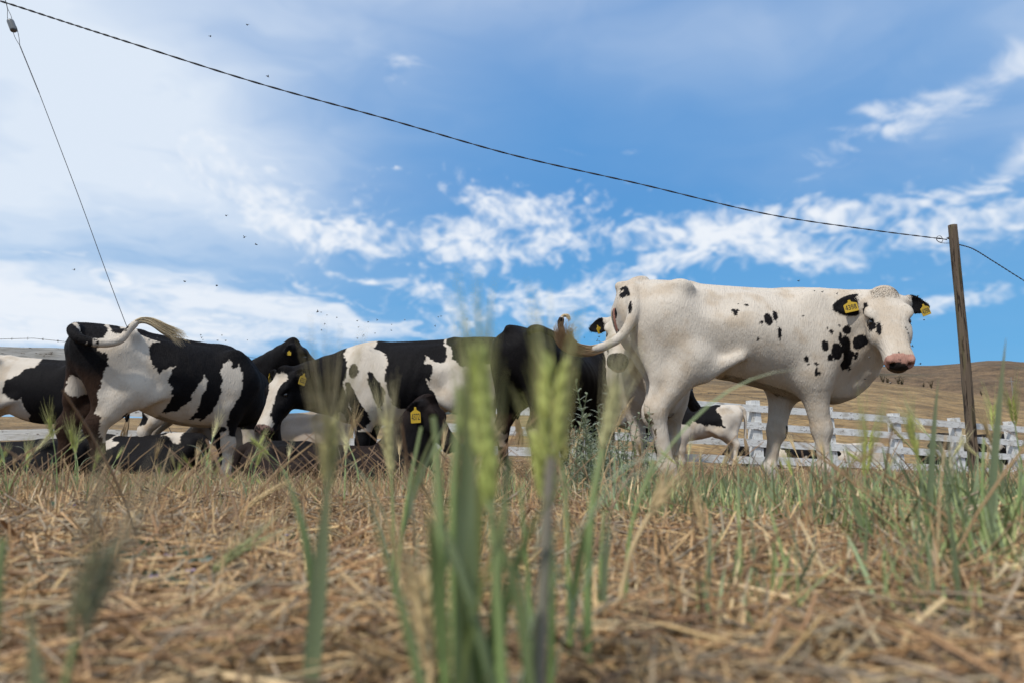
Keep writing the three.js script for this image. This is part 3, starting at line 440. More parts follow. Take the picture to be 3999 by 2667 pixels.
    prims.push(cap([0.55 * sc, (0.93 - (o.drop ?? 0.53)) * sc, s * 0.2 * sc], 0.14 * sc, [0.55 * sc, 0.14 * sc, s * 0.22 * sc], 0.1 * sc, 0.08), cap([0.55 * sc, 0.10 * sc, s * 0.22 * sc], 0.08 * sc, [0.85 * sc, 0.10 * sc, s * 0.2 * sc], 0.06 * sc, 0.06), cap([0.85 * sc, 0.10 * sc, s * 0.2 * sc], 0.055 * sc, [0.6 * sc, 0.05 * sc, s * 0.15 * sc], 0.045 * sc, 0.05));
  }
  // head
  const hs = sc * (o.headScale ?? 1);
  const poll = o.poll ? LP(...o.poll) : Q(1.12, 1.34, 0), nose = o.nose ? LP(...o.nose) : Q(1.46, 1.00, 0);
  const F = V(nose[0] - poll[0], nose[1] - poll[1], nose[2] - poll[2]).normalize(), U = (o.up ? (() => { const a = local(root.clone().add(V(...o.up))); return V(...a); })() : V(0.5, 1, 0)); U.addScaledVector(F, -U.dot(F)).normalize(); const Sd = F.clone().cross(U);
  const hc = (x, y, z, q) => { x -= poll[0]; y -= poll[1]; z -= poll[2]; q[0] = (x * F.x + y * F.y + z * F.z) / hs; q[1] = (x * U.x + y * U.y + z * U.z) / hs; q[2] = (x * Sd.x + y * Sd.y + z * Sd.z) / hs; };
  const hp = (t, u, s) => [poll[0] + (F.x * t + U.x * u + Sd.x * s) * hs, poll[1] + (F.y * t + U.y * u + Sd.y * s) * hs, poll[2] + (F.z * t + U.z * u + Sd.z * s) * hs];
  const rowsM = [[F.x, F.y, F.z], [U.x, U.y, U.z], [Sd.x, Sd.y, Sd.z]];
  const hs0 = sweep(HEAD, hc, hp(0.24, -0.04, 0), 0.36 * hs, 0.045), headP = { ...hs0, f: (x, y, z) => hs0.f(x, y, z) * hs }; prims.push(headP);
  prims.push(ell(hp(-0.015, 0.055, 0), [0.05 * hs, 0.04 * hs, 0.06 * hs], 0.05, rowsM));
  for (const s of [-1, 1]) prims.push(ell(hp(0.145, 0.038, s * 0.092), [0.05 * hs, 0.030 * hs, 0.032 * hs], 0.035, rowsM), ell(hp(0.185, 0.008, s * 0.114), [0.034 * hs, 0.024 * hs, 0.026 * hs], 0.022, rowsM, true), ell(hp(0.22, -0.05, s * 0.085), [0.075 * hs, 0.05 * hs, 0.026 * hs], 0.04, rowsM),
    ell(hp(0.505, -0.012, s * 0.043), [0.026 * hs, 0.019 * hs, 0.015 * hs], 0.012, rowsM, true), ell(hp(0.495, 0.006, s * 0.052), [0.022 * hs, 0.014 * hs, 0.014 * hs], 0.02, rowsM), ell(hp(0.445, -0.064, s * 0.070), [0.055 * hs, 0.006 * hs, 0.02 * hs], 0.012, rowsM, true));
  prims.push(ell(hp(0.512, -0.062, 0), [0.02 * hs, 0.005 * hs, 0.06 * hs], 0.012, rowsM, true), ell(hp(0.452, -0.088, 0), [0.05 * hs, 0.024 * hs, 0.05 * hs], 0.025, rowsM));
  // neck: crest, middle and throat between the shoulders and the head
  const nk = (a, b, m, ra, rm, rb, k) => { const A = V(...a), B = V(...b), M = V(...m); const pts = new THREE.QuadraticBezierCurve3(A, M, B).getPoints(5); for (let i = 0; i < 5; i++) { const t0 = i / 5, t1 = (i + 1) / 5, R = (t) => (1 - t) * (1 - t) * ra + 2 * t * (1 - t) * rm + t * t * rb; prims.push(cap(pts[i].toArray(), R(t0) * sc, pts[i + 1].toArray(), R(t1) * sc, k)); } };
  const bend = (a, b, dx, dy) => [(a[0] + b[0]) / 2 + dx * sc, (a[1] + b[1]) / 2 + dy * sc, a[2] * 0.7 + b[2] * 0.3];
  const nb = o.neckBend ?? 0.06, c0 = Q(0.42, 1.20, 0), c1 = hp(-0.01, -0.02, 0), m0 = Q(0.56, 1.02, 0), m1 = hp(0.03, -0.06, 0), t0 = Q(0.66, 0.80, 0), t1 = hp(0.12, -0.105, 0);
  nk(c0, c1, bend(c0, c1, nb, o.crest ?? 0.03), 0.115, 0.11, 0.065, 0.08); nk(m0, m1, bend(m0, m1, nb, 0), 0.175, 0.13, 0.092, 0.07); nk(t0, t1, bend(t0, t1, nb, o.throat ?? -0.05), 0.135, 0.095, 0.07, 0.07);
  if (o.dewlap) nk(Q(0.72, 0.66, 0), hp(0.16, -0.16, 0), bend(Q(0.72, 0.66, 0), hp(0.16, -0.16, 0), 0.10, -0.10), 0.075, 0.05, 0.03, 0.07);
  // ears: leaf-shaped cups
  const ears = [];
  for (const s of [-1, 1]) {
    const e = o.ears?.[s === 1 ? 0 : 1] ?? [-0.25, -0.10, 1]; // back, up, out in head axes
    const D = V(F.x * e[0] + U.x * e[1] + Sd.x * e[2] * s, F.y * e[0] + U.y * e[1] + Sd.y * e[2] * s, F.z * e[0] + U.z * e[1] + Sd.z * e[2] * s).normalize(), fc = e[3] ?? 0.3; // which way the cup opens
    let N = V(F.x * fc + U.x * 0.6, F.y * fc + U.y * 0.6, F.z * fc + U.z * 0.6); N.addScaledVector(D, -N.dot(D)).normalize(); const Wd = D.clone().cross(N), b = hp(0.02, 0.012, s * 0.095), EL = 0.090 * hs, c = [b[0] + D.x * EL * 0.95, b[1] + D.y * EL * 0.95, b[2] + D.z * EL * 0.95], M = [D.toArray(), N.toArray(), Wd.toArray()];
    prims.push(cap(b, 0.030 * hs, [b[0] + D.x * 0.03 * hs, b[1] + D.y * 0.03 * hs, b[2] + D.z * 0.03 * hs], 0.027 * hs, 0.03));
    const outer0 = ell(c, [EL, 0.026 * hs, 0.060 * hs], 0.03, M), outer = { ...outer0, f: (x, y, z) => { const q = ((x - c[0]) * D.x + (y - c[1]) * D.y + (z - c[2]) * D.z) / EL, w = (x - c[0]) * Wd.x + (y - c[1]) * Wd.y + (z - c[2]) * Wd.z, k = clamp(0.30 * (q + 0.2), 0, 0.30) * w / (1 - clamp(0.30 * (q + 0.2), 0, 0.30)); return outer0.f(x + Wd.x * k, y + Wd.y * k, z + Wd.z * k) * 0.8; } }, io = N.clone().multiplyScalar(0.022 * hs), inner = ell([c[0] + io.x, c[1] + io.y, c[2] + io.z], [EL * 0.90, 0.026 * hs, 0.050 * hs], 0.01, M);
    prims.push({ k: 0.025, c, r: EL, f: (x, y, z) => smax(outer.f(x, y, z), -inner.f(x, y, z), 0.008) }); ears.push({ D, N, Wd, c, outer, b, s });
  }
  // tail
  const tp = (o.tail ? o.tail.map((a) => LP(a[0], a[1], a[2])) : [[-0.80, 1.335, 0], [-0.88, 1.28, 0], [-0.915, 1.10, 0], [-0.90, 0.85, 0.01], [-0.89, 0.62, 0.02]].map((a) => Q(...a))), tc = curve(tp.map((a) => V(...a)), 22), tailP = [];
  for (let i = 0; i < 22; i++) { const r = (t) => mix(0.042, 0.016, pow(t, 0.6)) * sc * (o.tailFat ?? 1); const p = cap(tc[i].toArray(), r(i / 22), tc[i + 1].toArray(), r((i + 1) / 22), 0.03); prims.push(p); tailP.push(p); }
  if (o.extra) for (const p of o.extra(Q, cap, ell)) prims.push(p);
  // mesh
  const lo = [1e9, 1e9, 1e9], hi = [-1e9, -1e9, -1e9]; for (const p of prims) if (!p.sub && p !== torso) for (let k = 0; k < 3; k++) { lo[k] = min(lo[k], p.c[k] - p.r); hi[k] = max(hi[k], p.c[k] + p.r); }
  lo[0] = min(lo[0], -0.9 * sc); lo[1] = -0.02; for (let k = 0; k < 3; k++) { lo[k] -= 0.03; hi[k] += 0.03; }
  const { pos, ind } = meshField(prims, lo, hi, o.cell ?? 0.012), n = pos.length / 3, col = new Float32Array(n * 3), uv = new Float32Array(n * 2), hq = [0, 0, 0];
  const seed = o.seed ?? 1, wob = (x, y, z) => [(fbm(x * 22 + seed, y * 22, z * 22, 3) - 0.5) * 0.035 + (vn(x * 110, y * 60, z * 60) - 0.5) * 0.012, (fbm(x * 22 + 50, y * 22, z * 22 + seed, 3) - 0.5) * 0.035 + (vn(x * 60 + 9, y * 110, z * 60) - 0.5) * 0.016];
  const earIdx = [], info = { x: 0, y: 0, z: 0, head: false, t: 0, u: 0, s: 0, ear: 0, tail: -1, near, side, sc, Q, wx: 0, wy: 0 };
  const rows = { white: WHITEC, black: BLACKC };
  for (let i = 0; i < n; i++) {
    const x = pos[i * 3], y = pos[i * 3 + 1], z = pos[i * 3 + 2]; hc(x, y, z, hq);
    info.x = x; info.y = y; info.z = z; info.t = hq[0]; info.u = hq[1]; info.s = hq[2]; const [a, b] = wob(x, y, z); info.wx = x + a; info.wy = y + b; info.wa = a; info.wb = b;
    info.head = headP.f(x, y, z) < 0.02 * hs && hq[0] > -0.03; info.ear = 0; info.earIn = false; for (const e of ears) if (e.outer.f(x, y, z) < 0.012) { const q = (x - e.b[0]) * e.D.x + (y - e.b[1]) * e.D.y + (z - e.b[2]) * e.D.z; if (q > 0.018 * hs) { info.ear = e.s; info.earT = q / (0.19 * hs) + info.wa * 3; info.head = false; earIdx.push(i); } }
    info.tail = -1; for (let k = 2; k < 22; k++) if (tailP[k].f(x, y, z) < 0.008) { info.tail = k / 22; }
    let c = o.coat(info); const nn = fbm(x * 9 + seed, y * 9, z * 9, 4), n2 = fbm(x * 60, y * 60, z * 60 + seed, 2);
    const lum = c[0] + c[1] + c[2]; if (lum > 0.6 && !info.pink) { c = mix3(c, [0.40, 0.305, 0.21], clamp(sst(0.46, 0.74, nn) * (o.stain ?? 0.55) + (y < 0.55 && !o.lie ? 0.35 * sst(0.5, 0.7, fbm(x * 14, y * 10, z * 14, 3)) : 0), 0, 1)); const k = 0.96 + 0.08 * n2; c = [c[0] * k, c[1] * k, c[2] * k]; } else { const k = 0.75 + 0.5 * n2; c = [c[0] * k, c[1] * k, c[2] * k]; }
    if (!o.lie && y < 0.075) c = [0.05, 0.04, 0.03];
    col[i * 3] = c[0]; col[i * 3 + 1] = c[1]; col[i * 3 + 2] = c[2]; uv[i * 2] = (x + 0.35 * z) * 2.2; uv[i * 2 + 1] = (y + 0.45 * z) * 2.2; info.pink = false;
    pos[i * 3 + 1] = y + slope * x;
  }
  const geo = new THREE.BufferGeometry(); geo.setAttribute('position', new THREE.Float32BufferAttribute(pos, 3)); geo.setAttribute('color', new THREE.BufferAttribute(col, 3)); geo.setAttribute('uv', new THREE.BufferAttribute(uv, 2)); geo.setIndex(ind); geo.computeVertexNormals();
  part('body', geo, furMat, g); const N = geo.attributes.normal.array, r = rng(seed * 97 + 3);
  // eyes
  for (const s of [-1, 1]) { const p = hp(0.186, 0.006, s * 0.090); const m = part('eye', new THREE.SphereGeometry(0.022 * hs, 20, 14), eyeMat, g); m.position.set(p[0], p[1] + slope * p[0], p[2]); }
  // short coat standing off the skin, longer along the crest and the poll
  if (o.hair) {
    const b = new GB(), hn = [], crestIdx = [], count = o.hair * 1.45 + min(2600, earIdx.length); for (let i = 0; i < n; i++) { const x = pos[i * 3], z = pos[i * 3 + 2]; hc(x, pos[i * 3 + 1] - slope * x, z, hq); const hd = hq[0] > -0.02 && hq[0] < 0.55 && abs(hq[2]) < 0.14 && abs(hq[1]) < 0.2; if ((abs(hq[0]) < 0.05 && abs(hq[2]) < 0.075 && hq[1] > 0.03) || (!hd && N[i * 3 + 1] > 0.6 && abs(z) < 0.09 * sc && x > -0.1)) crestIdx.push(i); }
    for (let k = 0; k < count; k++) {
      const onEar = k >= o.hair * 1.45 && earIdx.length > 0, i = onEar ? earIdx[(r() * earIdx.length) | 0] : k < o.hair || !crestIdx.length ? (r() * n) | 0 : crestIdx[(r() * crestIdx.length) | 0], nx = N[i * 3], ny = N[i * 3 + 1], nz = N[i * 3 + 2], jx = (r() - 0.5) * 2 * (o.cell ?? 0.012), jy = (r() - 0.5) * 2 * (o.cell ?? 0.012), jz = (r() - 0.5) * 2 * (o.cell ?? 0.012), jn = jx * nx + jy * ny + jz * nz, x = pos[i * 3] + jx - jn * nx, y = pos[i * 3 + 1] + jy - jn * ny, z = pos[i * 3 + 2] + jz - jn * nz; if (y < 0.1) continue; const pale = col[i * 3] > 0.2; hc(x, y - slope * x, z, hq);
      const inHead = hq[0] > -0.02 && hq[0] < 0.55 && abs(hq[2]) < 0.14 && abs(hq[1]) < 0.2; if (inHead && hq[0] > 0.42) continue;
      const crest = ny > 0.6 && abs(z) < 0.09 * sc && x > -0.1 && !inHead, pollHair = abs(hq[0]) < 0.05 && abs(hq[2]) < 0.075 && hq[1] > 0.03;
      if (pale && !crest && !pollHair && !onEar && r() < 0.9) continue; let L = (0.010 + 0.012 * r()) * (inHead ? 0.8 : 1), st = 0.08; if (crest) { L = 0.028 + 0.042 * r(); st = 0.85; } if (pollHair) { if (pale && r() < 0.75) continue; L = 0.022 + 0.03 * r(); st = 0.5; }
      if (onEar) { L = 0.012 + 0.018 * r(); st = 0.35; } let dx, dy, dz; if (inHead) { const f = -0.7 + r() * 0.4; dx = F.x * f + Sd.x * (r() - 0.5); dy = F.y * f + Sd.y * (r() - 0.5); dz = F.z * f + Sd.z * (r() - 0.5); } else { dx = -0.6 + (r() - 0.5) * 0.8; dy = -0.7 + (r() - 0.5) * 0.7; dz = (r() - 0.5) * 0.7; }
      const dn = dx * nx + dy * ny + dz * nz; dx += nx * (st - dn); dy += ny * (st - dn); dz += nz * (st - dn); const l = hypot(dx, dy, dz); dx *= L / l; dy *= L / l; dz *= L / l;
      const wx = ny * dz - nz * dy, wy = nz * dx - nx * dz, wz = nx * dy - ny * dx, wl = 0.0013 * (crest || pollHair ? 1.5 : 1) / (hypot(wx, wy, wz) + 1e-9), q = 0.9 + 0.16 * r(), c = [col[i * 3] * q, col[i * 3 + 1] * q, col[i * 3 + 2] * q], e = 0.002;
      const A = b.v(x - nx * e + wx * wl, y - ny * e + wy * wl, z - nz * e + wz * wl, c), B = b.v(x - nx * e - wx * wl, y - ny * e - wy * wl, z - nz * e - wz * wl, c), C = b.v(x + dx, y + dy, z + dz, c); b.t(A, B, C); for (let q = 0; q < 3; q++) hn.push(nx, ny, nz);
    }
    const hg = b.geo(); hg.setAttribute('normal', new THREE.Float32BufferAttribute(hn, 3)); part('coat_hair', hg, hairMat, g, 'stuff');
  }
  // hair at the end of the tail
  const sw = o.tuft ? o.tuft.path.map((a) => V(...LP(a[0], a[1], a[2]))) : [tc[18], V(tc[22].x, tc[22].y - 0.02, tc[22].z), V(tc[22].x - 0.02, tc[22].y - 0.16 * sc, tc[22].z), V(tc[22].x, tc[22].y - 0.32 * sc, tc[22].z)];
  if (o.tuft || !o.noTuft) {
    const b = new GB(), tc0 = o.tuft?.color ?? [[0.5, 0.4, 0.28], [0.4, 0.28, 0.16]], m = o.tuft?.count ?? 160, spread = o.tuft?.spread ?? 0.05, path = curve(sw, 24);
    for (let k = 0; k < m; k++) { const a = r() * 2 * PI, q = sqrt(r()), end = 12 + ((r() * 12) | 0), st = (r() * 6) | 0, off = V(cos(a) * q, sin(a) * q, (r() - 0.5)), wv = (r() - 0.5) * 0.02, pts = []; for (let i = st; i <= end; i += 2) { const t = i / 24, s = spread * (0.28 + 0.9 * pow(t, 1.6)); pts.push(path[i].clone().addScaledVector(off, s).add(V(0, sin(t * 9 + k) * wv * t, 0))); }
      if (pts.length < 3) continue; const c = mix3(tc0[0], tc0[1], clamp(r() * 0.6 + (r() < 0.3 ? 0.4 : 0), 0, 1)); b.tube(pts, (t) => mix(0.0028, 0.0006, t), (t) => mix3(mix3(o.tuft?.root ?? c, c, sst(0, 0.4, t + st / 24)), mix3(c, tc0[1], 0.6), t), 3, false); }
    const m2 = part('tail_switch', b.geo(), hairMat, g, 'stuff'); if (slope) m2.geometry.translate(0, 0, 0);
  }
  // ear tags
  for (const t of o.tags ?? []) {
    const e = ears[t.ear === 1 ? 1 : 0], c = e.c, m = tagMats[t.text] ??= new THREE.MeshStandardMaterial({ map: tagTexture(t.text), roughness: 0.45 });
    const mesh = part('ear_tag', tagGeo(t.w ?? 0.06, t.h ?? 0.078), m, g), at = e.b.map((v, k) => v + [e.D.x, e.D.y, e.D.z][k] * (t.out ?? 0.09) * hs + [e.N.x, e.N.y, e.N.z][k] * (t.off ?? 0.02));
    mesh.position.set(at[0], at[1] + slope * at[0], at[2]); const camL = V(...local(V(0, CAMY, 0))).sub(mesh.position).normalize(), face = V(camL.x, 0, camL.z).normalize(); mesh.rotation.set(t.rx ?? 0, atan2(face.x, face.z) + (t.turn ?? 0), t.tilt ?? 0, 'YXZ'); mesh.userData.label = 'yellow plastic ear tag' + (t.text ? ' with black number ' + t.text : '');
  }
  return { g, LP, local, hp };
}

// marks of a coat: outlines traced on the photograph, laid on the flank
const z1 = (p) => p.map(([x, y]) => [x / 2.1364, 1200 + y / 2.1364]), z2 = (p) => p.map(([x, y]) => [900 + x / 2.1364, 1200 + y / 2.1364]), z4 = ([x, y, a, b]) => [2400 + x / 1.8448, 1050 + y / 1.8448, a / 1.8448, b / 1.8448];
const marks = (polys, spots = []) => { let L = null; return (i) => {
  if (!L) { L = { p: polys.map((q) => q.map(([x, y]) => i.side(x, y))), s: spots.map(([x, y, a, b]) => { const c = i.side(x, y), e = i.side(x + a, y), f = i.side(x, y + b); return [c[0], c[1], 1.22 * abs(e[0] - c[0]), 1.05 * abs(f[1] - c[1])]; }) }; for (const q of L.p) { q.x0 = min(...q.map((v) => v[0])); q.x1 = max(...q.map((v) => v[0])); } }
  for (const q of L.p) if (i.wx > q.x0 && i.wx < q.x1 && inPoly(q, i.wx, i.wy)) return true;
  for (const [x, y, a, b] of L.s) { const u = (i.x + i.wa * 0.35 - x) / a, v = (i.y + i.wb * 0.35 - y) / b; if (u * u + v * v < 1) return true; }
  return false; }; };
const blot = (i, f, th, s) => fbm(i.wx * f + s, i.wy * f, i.z * f * 0.8 + s, 3) > th;

// white cow with small black spots, looking at the camera
const spotsW = [[868, 312, 14, 28], [893, 300, 6, 8], [955, 259, 11, 9], [906, 250, 6, 5], [1090, 375, 25, 46], [1040, 397, 11, 13], [1147, 345, 15, 37], [1168, 478, 10, 43], [1022, 512, 6, 15], [1545, 460, 11, 19], [1515, 435, 6, 11], [1497, 562, 23, 37], [1590, 600, 36, 56], [1565, 565, 14, 26], [1540, 645, 15, 23], [1370, 650, 13, 23], [1436, 685, 11, 13], [1443, 742, 9, 31], [1462, 755, 7, 11], [1385, 690, 7, 9], [1352, 342, 6, 8], [1660, 445, 27, 29], [1605, 415, 9, 9], [1660, 555, 34, 66], [1690, 630, 34, 56], [1745, 535, 25, 46], [1745, 628, 11, 25], [1678, 690, 38, 30], [1715, 668, 11, 17], [1726, 710, 9, 11], [1610, 500, 11, 36], [1374, 992, 6, 11], [1408, 1060, 6, 11]].map(z4);
const whiteMarks = marks([], spotsW);
const cowWhite = cow({
  label: 'white cow with scattered small black spots, turning its head to face the camera', px: 2888, d: 4.75, yaw: 3, cell: 0.009, hair: 60000, seed: 3, stain: 0.5, dewlap: true, scale: 1.06, long: 0.94, headScale: 1.05, belly: -0.065,
  poll: [3450, 1180, 4.40], nose: [3524, 1418, 4.06], up: [0.02, 1, 0], neckBend: 0.02, crest: 0.0, throat: -0.06, hindShift: [0.05, 0.15], foreShift: [0.02, -0.22],
  ears: [[-0.12, -0.25, 1, 0.2], [-0.12, -0.45, 1, 0.3]],
  tail: [[2512, 1104, 4.80], [2482, 1112, 4.70], [2470, 1145, 4.57], [2478, 1195, 4.50], [2466, 1250, 4.48], [2425, 1315, 4.46], [2360, 1352, 4.44], [2300, 1368, 4.42]], tailFat: 1.1,
  tuft: { path: [[2440, 1295, 4.47], [2385, 1340, 4.45], [2310, 1370, 4.42], [2245, 1362, 4.4], [2210, 1335, 4.38], [2200, 1298, 4.37], [2216, 1278, 4.37]], spread: 0.075, count: 1000, root: [0.5, 0.43, 0.34], color: [[0.46, 0.35, 0.22], [0.24, 0.14, 0.07]] },
  tags: [{ ear: 1, text: '4398', w: 0.082, h: 0.08, out: 0.085, turn: 0.15, tilt: 0.18, off: 0.06 }, { ear: -1, text: '4398', w: 0.07, h: 0.075, out: 0.12, turn: 0.8, tilt: 0.35 }],
  coat: (i) => {
    if (i.ear) return i.ear === 1 ? (i.earT > 0.22 ? BLACKC : WHITEC) : (i.earT > 0.3 ? BLACKC : WHITEC);
    if (i.head) {
      const t = i.t + i.wa * 0.5, s = -i.s + i.wb * 0.5;
      if (i.t + i.wa * 0.5 > 0.474 && i.u > -0.058) { i.pink = true; const k = hypot((s + 0.008) / 0.046, (i.u + 0.035 + i.wb * 0.5) / 0.042); if (k < 1) return [0.018, 0.014, 0.013]; return PINKC; }
      if (i.t > 0.47 && i.u < -0.06) return [0.10, 0.07, 0.05];
      for (const [a, b, p, q] of [[0.225, -0.098, 0.028, 0.014], [0.265, -0.073, 0.042, 0.012], [0.075, -0.105, 0.03, 0.010]]) if (hypot((t - a) / p, (s - b) / q) < 1 && i.u > -0.03) return BLACKC;
      for (const e of [-1, 1]) if (hypot(i.t - 0.186, i.u - 0.008, (i.s - e * 0.1) * 0.8) < 0.031) return [0.03, 0.022, 0.02];
      return WHITEC;
    }
    if (i.tail >= 0) return WHITEC;
    if (i.x < -0.77 && i.y > 0.98 && i.z * i.near > -0.08) { if (abs(i.z) < 0.035 && i.y > 1.10 && i.y < 1.26) return [0.32, 0.15, 0.11]; if (blot(i, 9, 0.56, 2)) return BLACKC; }
    if (i.y < 0.52 && i.x < -0.5) { const n = fbm(i.x * 30, i.y * 18, i.z * 30, 3); if (i.x < -0.665 + 0.12 * (n - 0.3) && n > 0.36) return [0.11, 0.085, 0.05]; }   // dried muck on the back of the hocks
    if (i.z * i.near > -0.02 && whiteMarks(i)) return BLACKC;
    if (i.z * i.near < -0.1 && blot(i, 5, 0.68, 9)) return BLACKC;
    return WHITEC;
  },
});

// black-rumped cow seen from behind
const marksL = marks([z1([[300, -50], [620, -50], [620, 140], [740, 260], [810, 305], [815, 360], [885, 395], [890, 480], [855, 560], [845, 630], [810, 690], [822, 760], [805, 885], [845, 905], [830, 1040], [890, 1130], [920, 1100], [950, 1600], [300, 1600], [300, 150]]),
  z1([[620, -50], [925, -50], [925, 178], [890, 235], [860, 252], [780, 262], [690, 225]]), z1([[950, 190], [960, 100], [1050, 100], [1050, 168], [1010, 216]]), z1([[1190, 195], [1200, 60], [1390, 60], [1390, 250], [1380, 285], [1280, 240]]),
  z1([[1380, 280], [1390, 60], [1700, 60], [1900, 100], [2200, 130], [2500, 480], [2360, 700], [2330, 900], [2200, 1080], [2090, 1140], [2040, 1110], [2020, 1080], [1930, 1070], [1900, 950], [1900, 880], [1960, 800], [2000, 700], [2005, 560], [1990, 460], [1975, 500], [1940, 510], [1910, 430], [1850, 480], [1825, 545], [1840, 610], [1820, 760], [1770, 880], [1710, 945], [1680, 920], [1610, 940], [1640, 870], [1665, 800], [1660, 750], [1700, 680], [1725, 610], [1690, 570], [1650, 640], [1600, 700], [1580, 770], [1500, 850], [1395, 880], [1420, 780], [1435, 740], [1400, 600], [1450, 490], [1330, 550], [1280, 500], [1255, 410], [1260, 320], [1290, 285]]),
  z1([[1050, 880], [1110, 930], [1145, 970], [1130, 1010], [1000, 980], [1040, 890]])], [[604, 1667, 24, 13], [873, 1675, 15, 11]]);
cow({
  label: 'black and white cow with a dark brown rump and pale tail over its back', px: 640, d: 5.9, yaw: 43, cell: 0.010, hair: 45000, seed: 11, stain: 0.4, slope: -0.02, belly: 0.07, scale: 0.945, legFat: 1.25,
  poll: [1060, 1560, 7.0], nose: [1080, 1740, 7.3], up: [0.3, 0.8, -0.3], hindShift: [0.06, -0.14], foreShift: [0, 0.1],
  tail: [[300, 1282, 5.32], [283, 1290, 5.24], [300, 1318, 5.18], [350, 1336, 5.18], [420, 1340, 5.24], [470, 1326, 5.3], [505, 1285, 5.34], [535, 1255, 5.36]], tailFat: 1.1,
  tuft: { path: [[505, 1283, 5.34], [540, 1250, 5.36], [585, 1252, 5.4], [640, 1282, 5.44], [690, 1310, 5.5], [718, 1335, 5.52]], spread: 0.06, count: 520, root: [0.55, 0.48, 0.38], color: [[0.66, 0.57, 0.42], [0.48, 0.37, 0.22]] },
  coat: (i) => {
    if (i.tail >= 0) return i.tail > 0.36 ? WHITEC : BLACKC;
    if (i.head || i.ear) return BLACKC;
    const br = mix3(BROWNC, BLACKC, sst(0.78, 1.05, i.y + (fbm(i.x * 5, i.y * 4, i.z * 5, 3) - 0.5) * 0.5));
    if (hypot((i.y + i.wb * 2 - 0.80) / 0.085, (i.z * i.near + i.wa * 2 + 0.06) / 0.06) < 1 && i.x < -0.5) return WHITEC;
    if (i.x < -0.40 && i.z * i.near < 0.06 && i.y < 1.22) return br;
    if (marksL(i)) return i.x < -0.3 ? br : BLACKC;
    if (i.z * i.near < -0.08 && blot(i, 2.6, 0.5, 4)) return BLACKC;
    return WHITEC;
  },
});

// black and white cow in profile with a white blaze
const marksC = marks([z2([[300, 300], [800, 100], [925, 200], [925, 395], [965, 460], [972, 560], [945, 640], [955, 700], [990, 770], [965, 820], [990, 860], [1015, 885], [1000, 900], [1010, 1000], [1020, 1050], [950, 1000], [910, 890], [880, 860], [850, 920], [830, 1010], [700, 1000], [300, 900]]),
  z2([[960, 640], [1000, 630], [1040, 700], [1090, 790], [1130, 850], [1155, 950], [1100, 1010], [1050, 1020], [1040, 1050], [1000, 1300], [900, 1300], [960, 980], [1000, 880], [975, 790]]), z2([[1160, 530], [1200, 560], [1240, 620], [1290, 690], [1295, 770], [1250, 850], [1200, 790], [1180, 700], [1155, 620]]),
  z2([[1180, 330], [1190, 100], [1770, 100], [1765, 290], [1800, 330], [1795, 420], [1765, 460], [1725, 455], [1690, 460], [1660, 420], [1620, 400], [1615, 465], [1680, 480], [1690, 550], [1660, 620], [1625, 595], [1640, 650], [1700, 710], [1710, 745], [1600, 840], [1450, 845], [1360, 820], [1310, 700], [1295, 600], [1290, 520], [1325, 470], [1290, 400], [1250, 360]]),
  z2([[1785, 265], [1840, 340], [1850, 420], [1900, 480], [1960, 500], [2040, 500], [2100, 480], [2500, 480], [2500, 100], [1785, 100]])], [z2([[1032, 535]])[0].concat([15, 28])]);
const blaze = (i, w, lo = 0.02, muzzle = [0.16, 0.10, 0.085]) => {
  if (i.t > 0.468 && i.u > -0.062) { i.pink = true; return fbm(i.t * 60, i.u * 60, i.s * 60, 2) > 0.55 ? [0.02, 0.016, 0.015] : muzzle; }
  if (i.t > 0.47) return [0.02, 0.016, 0.015];
  const k = w * (1 + 0.7 * exp(-pow((i.t - 0.08) / 0.07, 2)) + 0.55 * sst(0.36, 0.45, i.t)) + i.wa * 0.6;
  return i.t > lo && abs(i.s + i.wb * 0.3) < k && i.u > -0.03 ? WHITEC : BLACKC; };
cow({ label: 'black and white cow standing in profile with a white blaze and lowered head', px: 1640, d: 6.0, yaw: 180, cell: 0.0105, hair: 38000, seed: 21, belly: 0.05, scale: 0.93, long: 1.02, stain: 0.45, headScale: 1.12,
  poll: [1122, 1470, 5.82], nose: [1022, 1672, 5.62], up: [0, 1, 0], neckBend: -0.02, crest: 0.02, ears: [[-0.5, -0.1, 1, 0.5], [-0.45, -0.25, 1, 0.6]],
  tags: [{ ear: -1, text: '4332', w: 0.058, h: 0.1, out: 0.10, turn: 0.5, tilt: -0.25 }, { ear: 1, text: '', w: 0.05, h: 0.08, out: 0.14, turn: 1.1, tilt: 0.4 }],
  coat: (i) => { if (i.ear || i.tail >= 0) return BLACKC; if (i.head) return blaze(i, 0.052); if (i.z * i.near > -0.04 ? marksC(i) : blot(i, 2.4, 0.48, 6)) return BLACKC; if (i.y < 0.45 && i.x > 0) return i.y > 0.3 ? BLACKC : WHITEC; return WHITEC; } });

